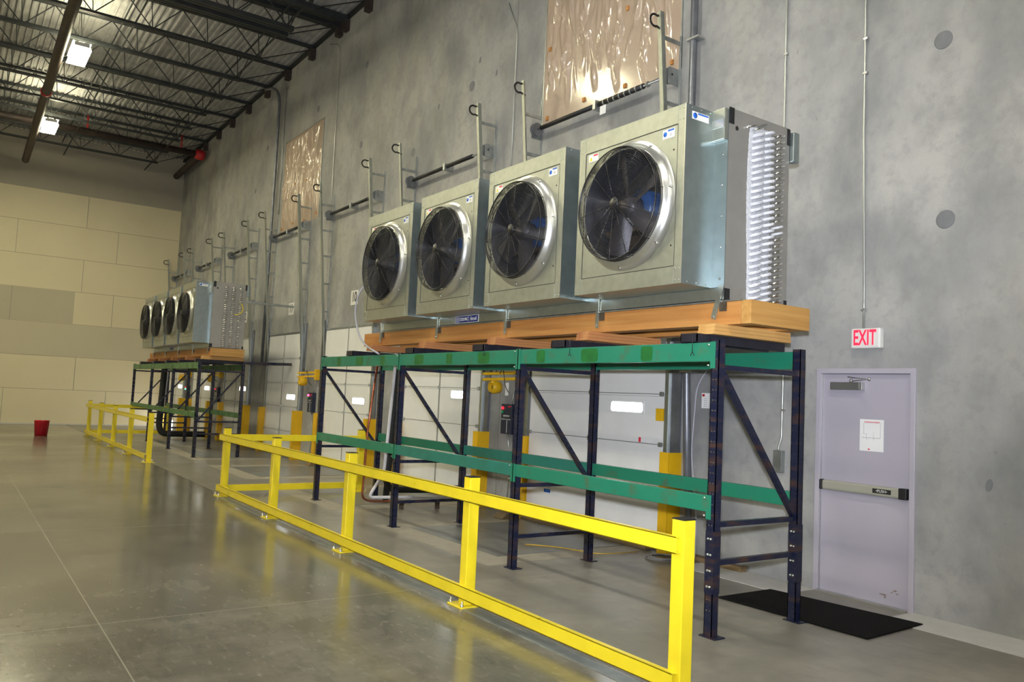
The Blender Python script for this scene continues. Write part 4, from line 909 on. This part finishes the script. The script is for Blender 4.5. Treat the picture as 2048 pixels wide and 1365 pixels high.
conduit([(-21.78, -1.55, 2.4), (-22.2, -1.55, 0.4), (-22.2, -1.5, 0.12), (-21.7, -0.6, 0.12)], 0.03, 'white pipe behind the far rack', 'pvc', name='drain_pipe', sm=0.15)
# far things
mb = MB().lathe([(0, 0.0), (0.165, 0.0), (0.20, 0.44), (0.205, 0.45), (0.19, 0.45), (0.16, 0.02), (0, 0.02)], (-22.5, -4.78, 0), 'z', 28)
solo('bucket', mb, 'bucket', 'red bucket standing alone on the floor before the back wall', 'bucket')

# ------------------------------------------------------------------ roof steel
JX = [(-27.25, 0), (-25.5, 0), (-23.75, 0), (-22.12, 0), (-20.37, 0), (-18.56, 0), (-16.81, 0), (-15.01, 0), (-13.25, 1), (-12.86, 1), (-11.58, 0), (-9.8, 0), (-8.0, 0)]
ORD = ['nearest the back wall', 'second from the back wall', 'third from the back wall', 'fourth from the back wall', 'fifth from the back wall', 'sixth from the back wall', 'seventh from the back wall',
       'just beyond the double heavy joist', 'the farther of the heavy close-set pair', 'the nearer of the heavy close-set pair', 'just before the heavy pair, at the top of the photo', 'above the camera side, twelfth from the back wall', 'above the camera side, thirteenth from the back wall']
def joist(x, heavy, label):
    t = thing('roof_joist', label, 'roof joist', (x, 0, 10.5), 'open web roof joists')
    h = 0.12 if not heavy else 0.30; ye = -16.0; wv = 0.06 if not heavy else 0.08
    w0 = 0.055 if not heavy else 0.09
    part('top_chord', MB().box(x - w0, x - 0.01, ye, -0.05, ZR - h * 0.6, ZR - 0.002).box(x + 0.01, x + w0, ye, -0.05, ZR - h * 0.6, ZR - 0.002), 'joist', t)
    zb = 9.90; hb = 0.06 if not heavy else 0.10
    part('bottom_chord', MB().box(x - w0, x - 0.012, ye, -1.33, zb - hb / 2, zb + hb / 2).box(x + 0.012, x + w0, ye, -1.33, zb - hb / 2, zb + hb / 2), 'joist', t)
    part('end_tie', MB().bar((x, -1.36, zb + 0.02), (x, -0.12, ZR - 0.12), 0.022, 0.022), 'joist', t)
    part('bearing_seat', MB().box(x - 0.09, x + 0.09, -0.14, 0, ZR - 0.36, ZR - 0.10), 'brownpipe', t)
    k = 0; y = -1.42
    while y > ye + 0.7:
        part('web_member', MB().bar((x, y, zb), (x, y - 0.62, ZR - 0.06), 0.022, 0.022), 'joist', t)
        part('web_member', MB().bar((x, y + 0.0, zb), (x, y + (0.62 if k else 0.25), ZR - 0.06), 0.022, 0.022), 'joist', t)
        part('web_member', MB().bar((x, y, zb), (x, y - 0.06, ZR - 0.06), 0.018, 0.018), 'joist', t)
        y -= 1.24; k += 1
    return t
j0 = joist(JX[0][0], 0, 'dark open web roof joist ' + ORD[0]); jh = None
for i, (x, hv) in enumerate(JX[1:], 1):
    if hv and jh is None: jh = joist(x, 1, 'dark heavy roof joist, ' + ORD[i]); continue
    src = jh if hv else j0
    c = copy_tree(src, None, (x - src.location.x, 0, 0)); c['label'] = ('dark heavy roof joist, ' if hv else 'dark open web roof joist ') + ORD[i]
solo('ledger_angle', MB().box(XB, XF, -0.09, 0, ZR - 0.07, ZR - 0.003), 'joist', 'dark steel ledger angle running along the wall top under the roof deck', 'ledger')
for k, (y, z) in enumerate([(-1.50, 9.93), (-4.27, 9.93), (-1.46, 10.40), (-4.35, 10.40), (-8.9, 9.93), (-8.9, 10.40)]):
    solo('bridging_bar', MB().bar((XB + 0.1, y, z), (-6, y, z), 0.03, 0.03), 'joist', 'thin dark bridging bar along the %s chords of the joists, %s' % ('lower' if z < 10.2 else 'upper', ['near the concrete wall', 'mid roof beside the lamps', 'near the concrete wall', 'mid roof beside the lamps', 'out beyond the lamps', 'out beyond the lamps'][k]), 'roof bridging', 'joist bridging bars')
solo('roof_pipe', MB().tube([(XF, -5.66, 9.3), (-14, -5.66, 9.3), (-27.5, -5.5, 9.3), (-27.9, -5.5, 9.28)], 0.115, 24), 'brownpipe', 'large dark brown pipe hung below the joists beside the lamps', 'pipe')
solo('pipe_coupling', MB().tube([(-19.55, -5.6, 9.3), (-19.65, -5.6, 9.3)], 0.135, 24), 'redpaint', 'red coupling on the large brown roof pipe', 'coupling')
t = thing('sprinkler_main', 'dark brown sprinkler main crossing the roof to the concrete wall with a red elbow', 'pipe', (-25.3, -3, 10.0))
part('cross_pipe', MB().tube([(-25.3, -16, 10.02), (-25.3, -0.45, 10.0)], 0.11, 20), 'brownpipe', t)
part('red_elbow', MB().lathe([(0, -0.16), (0.15, -0.16), (0.19, -0.05), (0.19, 0.05), (0.15, 0.16), (0, 0.16)], (-25.3, -0.3, 9.99), 'y', 24), 'redpaint', t, 'red painted elbow')
part('wall_pipe', MB().tube([(-25.3, -0.3, 9.98), (-28.9, -0.3, 9.92)], 0.12, 20), 'brownpipe', t)
for y in (-3.95, -0.95):
    part('hanger', MB().tube([(-25.3, y, 10.05), (-25.3, y, 10.58)], 0.03, 10), 'redpaint', t)

# ------------------------------------------------------------------ high bay lamps
pos = {-16.4: 'nearer of the two lamps in view', -23.25: 'farther of the two lamps in view'}
M_L = {}
def lamp(x, y, s, col, label, grp):
    t = thing('high_bay_lamp', label, 'lamp', (x, y, 9.3), grp)
    part('housing', MB().box(x - 0.60, x + 0.60, y - 0.16, y + 0.16, 9.36, 9.46).box(x - 0.45, x + 0.45, y - 0.06, y + 0.06, 9.46, 9.53), 'white', t, bevel=0.01)
    mb = MB(); mb.add([(x - 0.60, y - 0.20, 9.305), (x + 0.60, y - 0.20, 9.305), (x + 0.60, y - 0.16, 9.40), (x - 0.60, y - 0.16, 9.40)], [(0, 1, 2, 3)])
    mb.add([(x - 0.60, y + 0.20, 9.305), (x + 0.60, y + 0.20, 9.305), (x + 0.60, y + 0.16, 9.40), (x - 0.60, y + 0.16, 9.40)], [(0, 1, 2, 3)])
    part('reflector', mb, 'white', t)
    key = 'lamp_w' if col == LAMP_WARM else 'lamp_c'
    ln = MB().box(x - 0.58, x + 0.58, y - 0.195, y + 0.195, 9.30, 9.312); part('lens', ln, key, t, 'glowing white lens')
    up_ = MB().box(x - 0.55, x + 0.55, y + 0.12, y + 0.19, 9.465, 9.475); up_.box(x - 0.55, x + 0.55, y - 0.19, y - 0.12, 9.465, 9.475)
    part('uplight_slot', up_, key, t)
    for e in (-0.5, 0.5): part('hanger_wire', MB().tube([(x + e, y, 9.5), (x + e, y, ZR)], 0.004, 6), 'joist', t)
    return t
for (x, y, s, col) in LAMPS:
    if x in pos and y > -6: lamp(x, y, s, col, 'lit rectangular high bay lamp under the roof, ' + pos[x], 'high bay lamps')
    else: lamp(x, y, s, col, 'lit rectangular high bay lamp outside the photo frame', 'high bay lamps outside the frame')
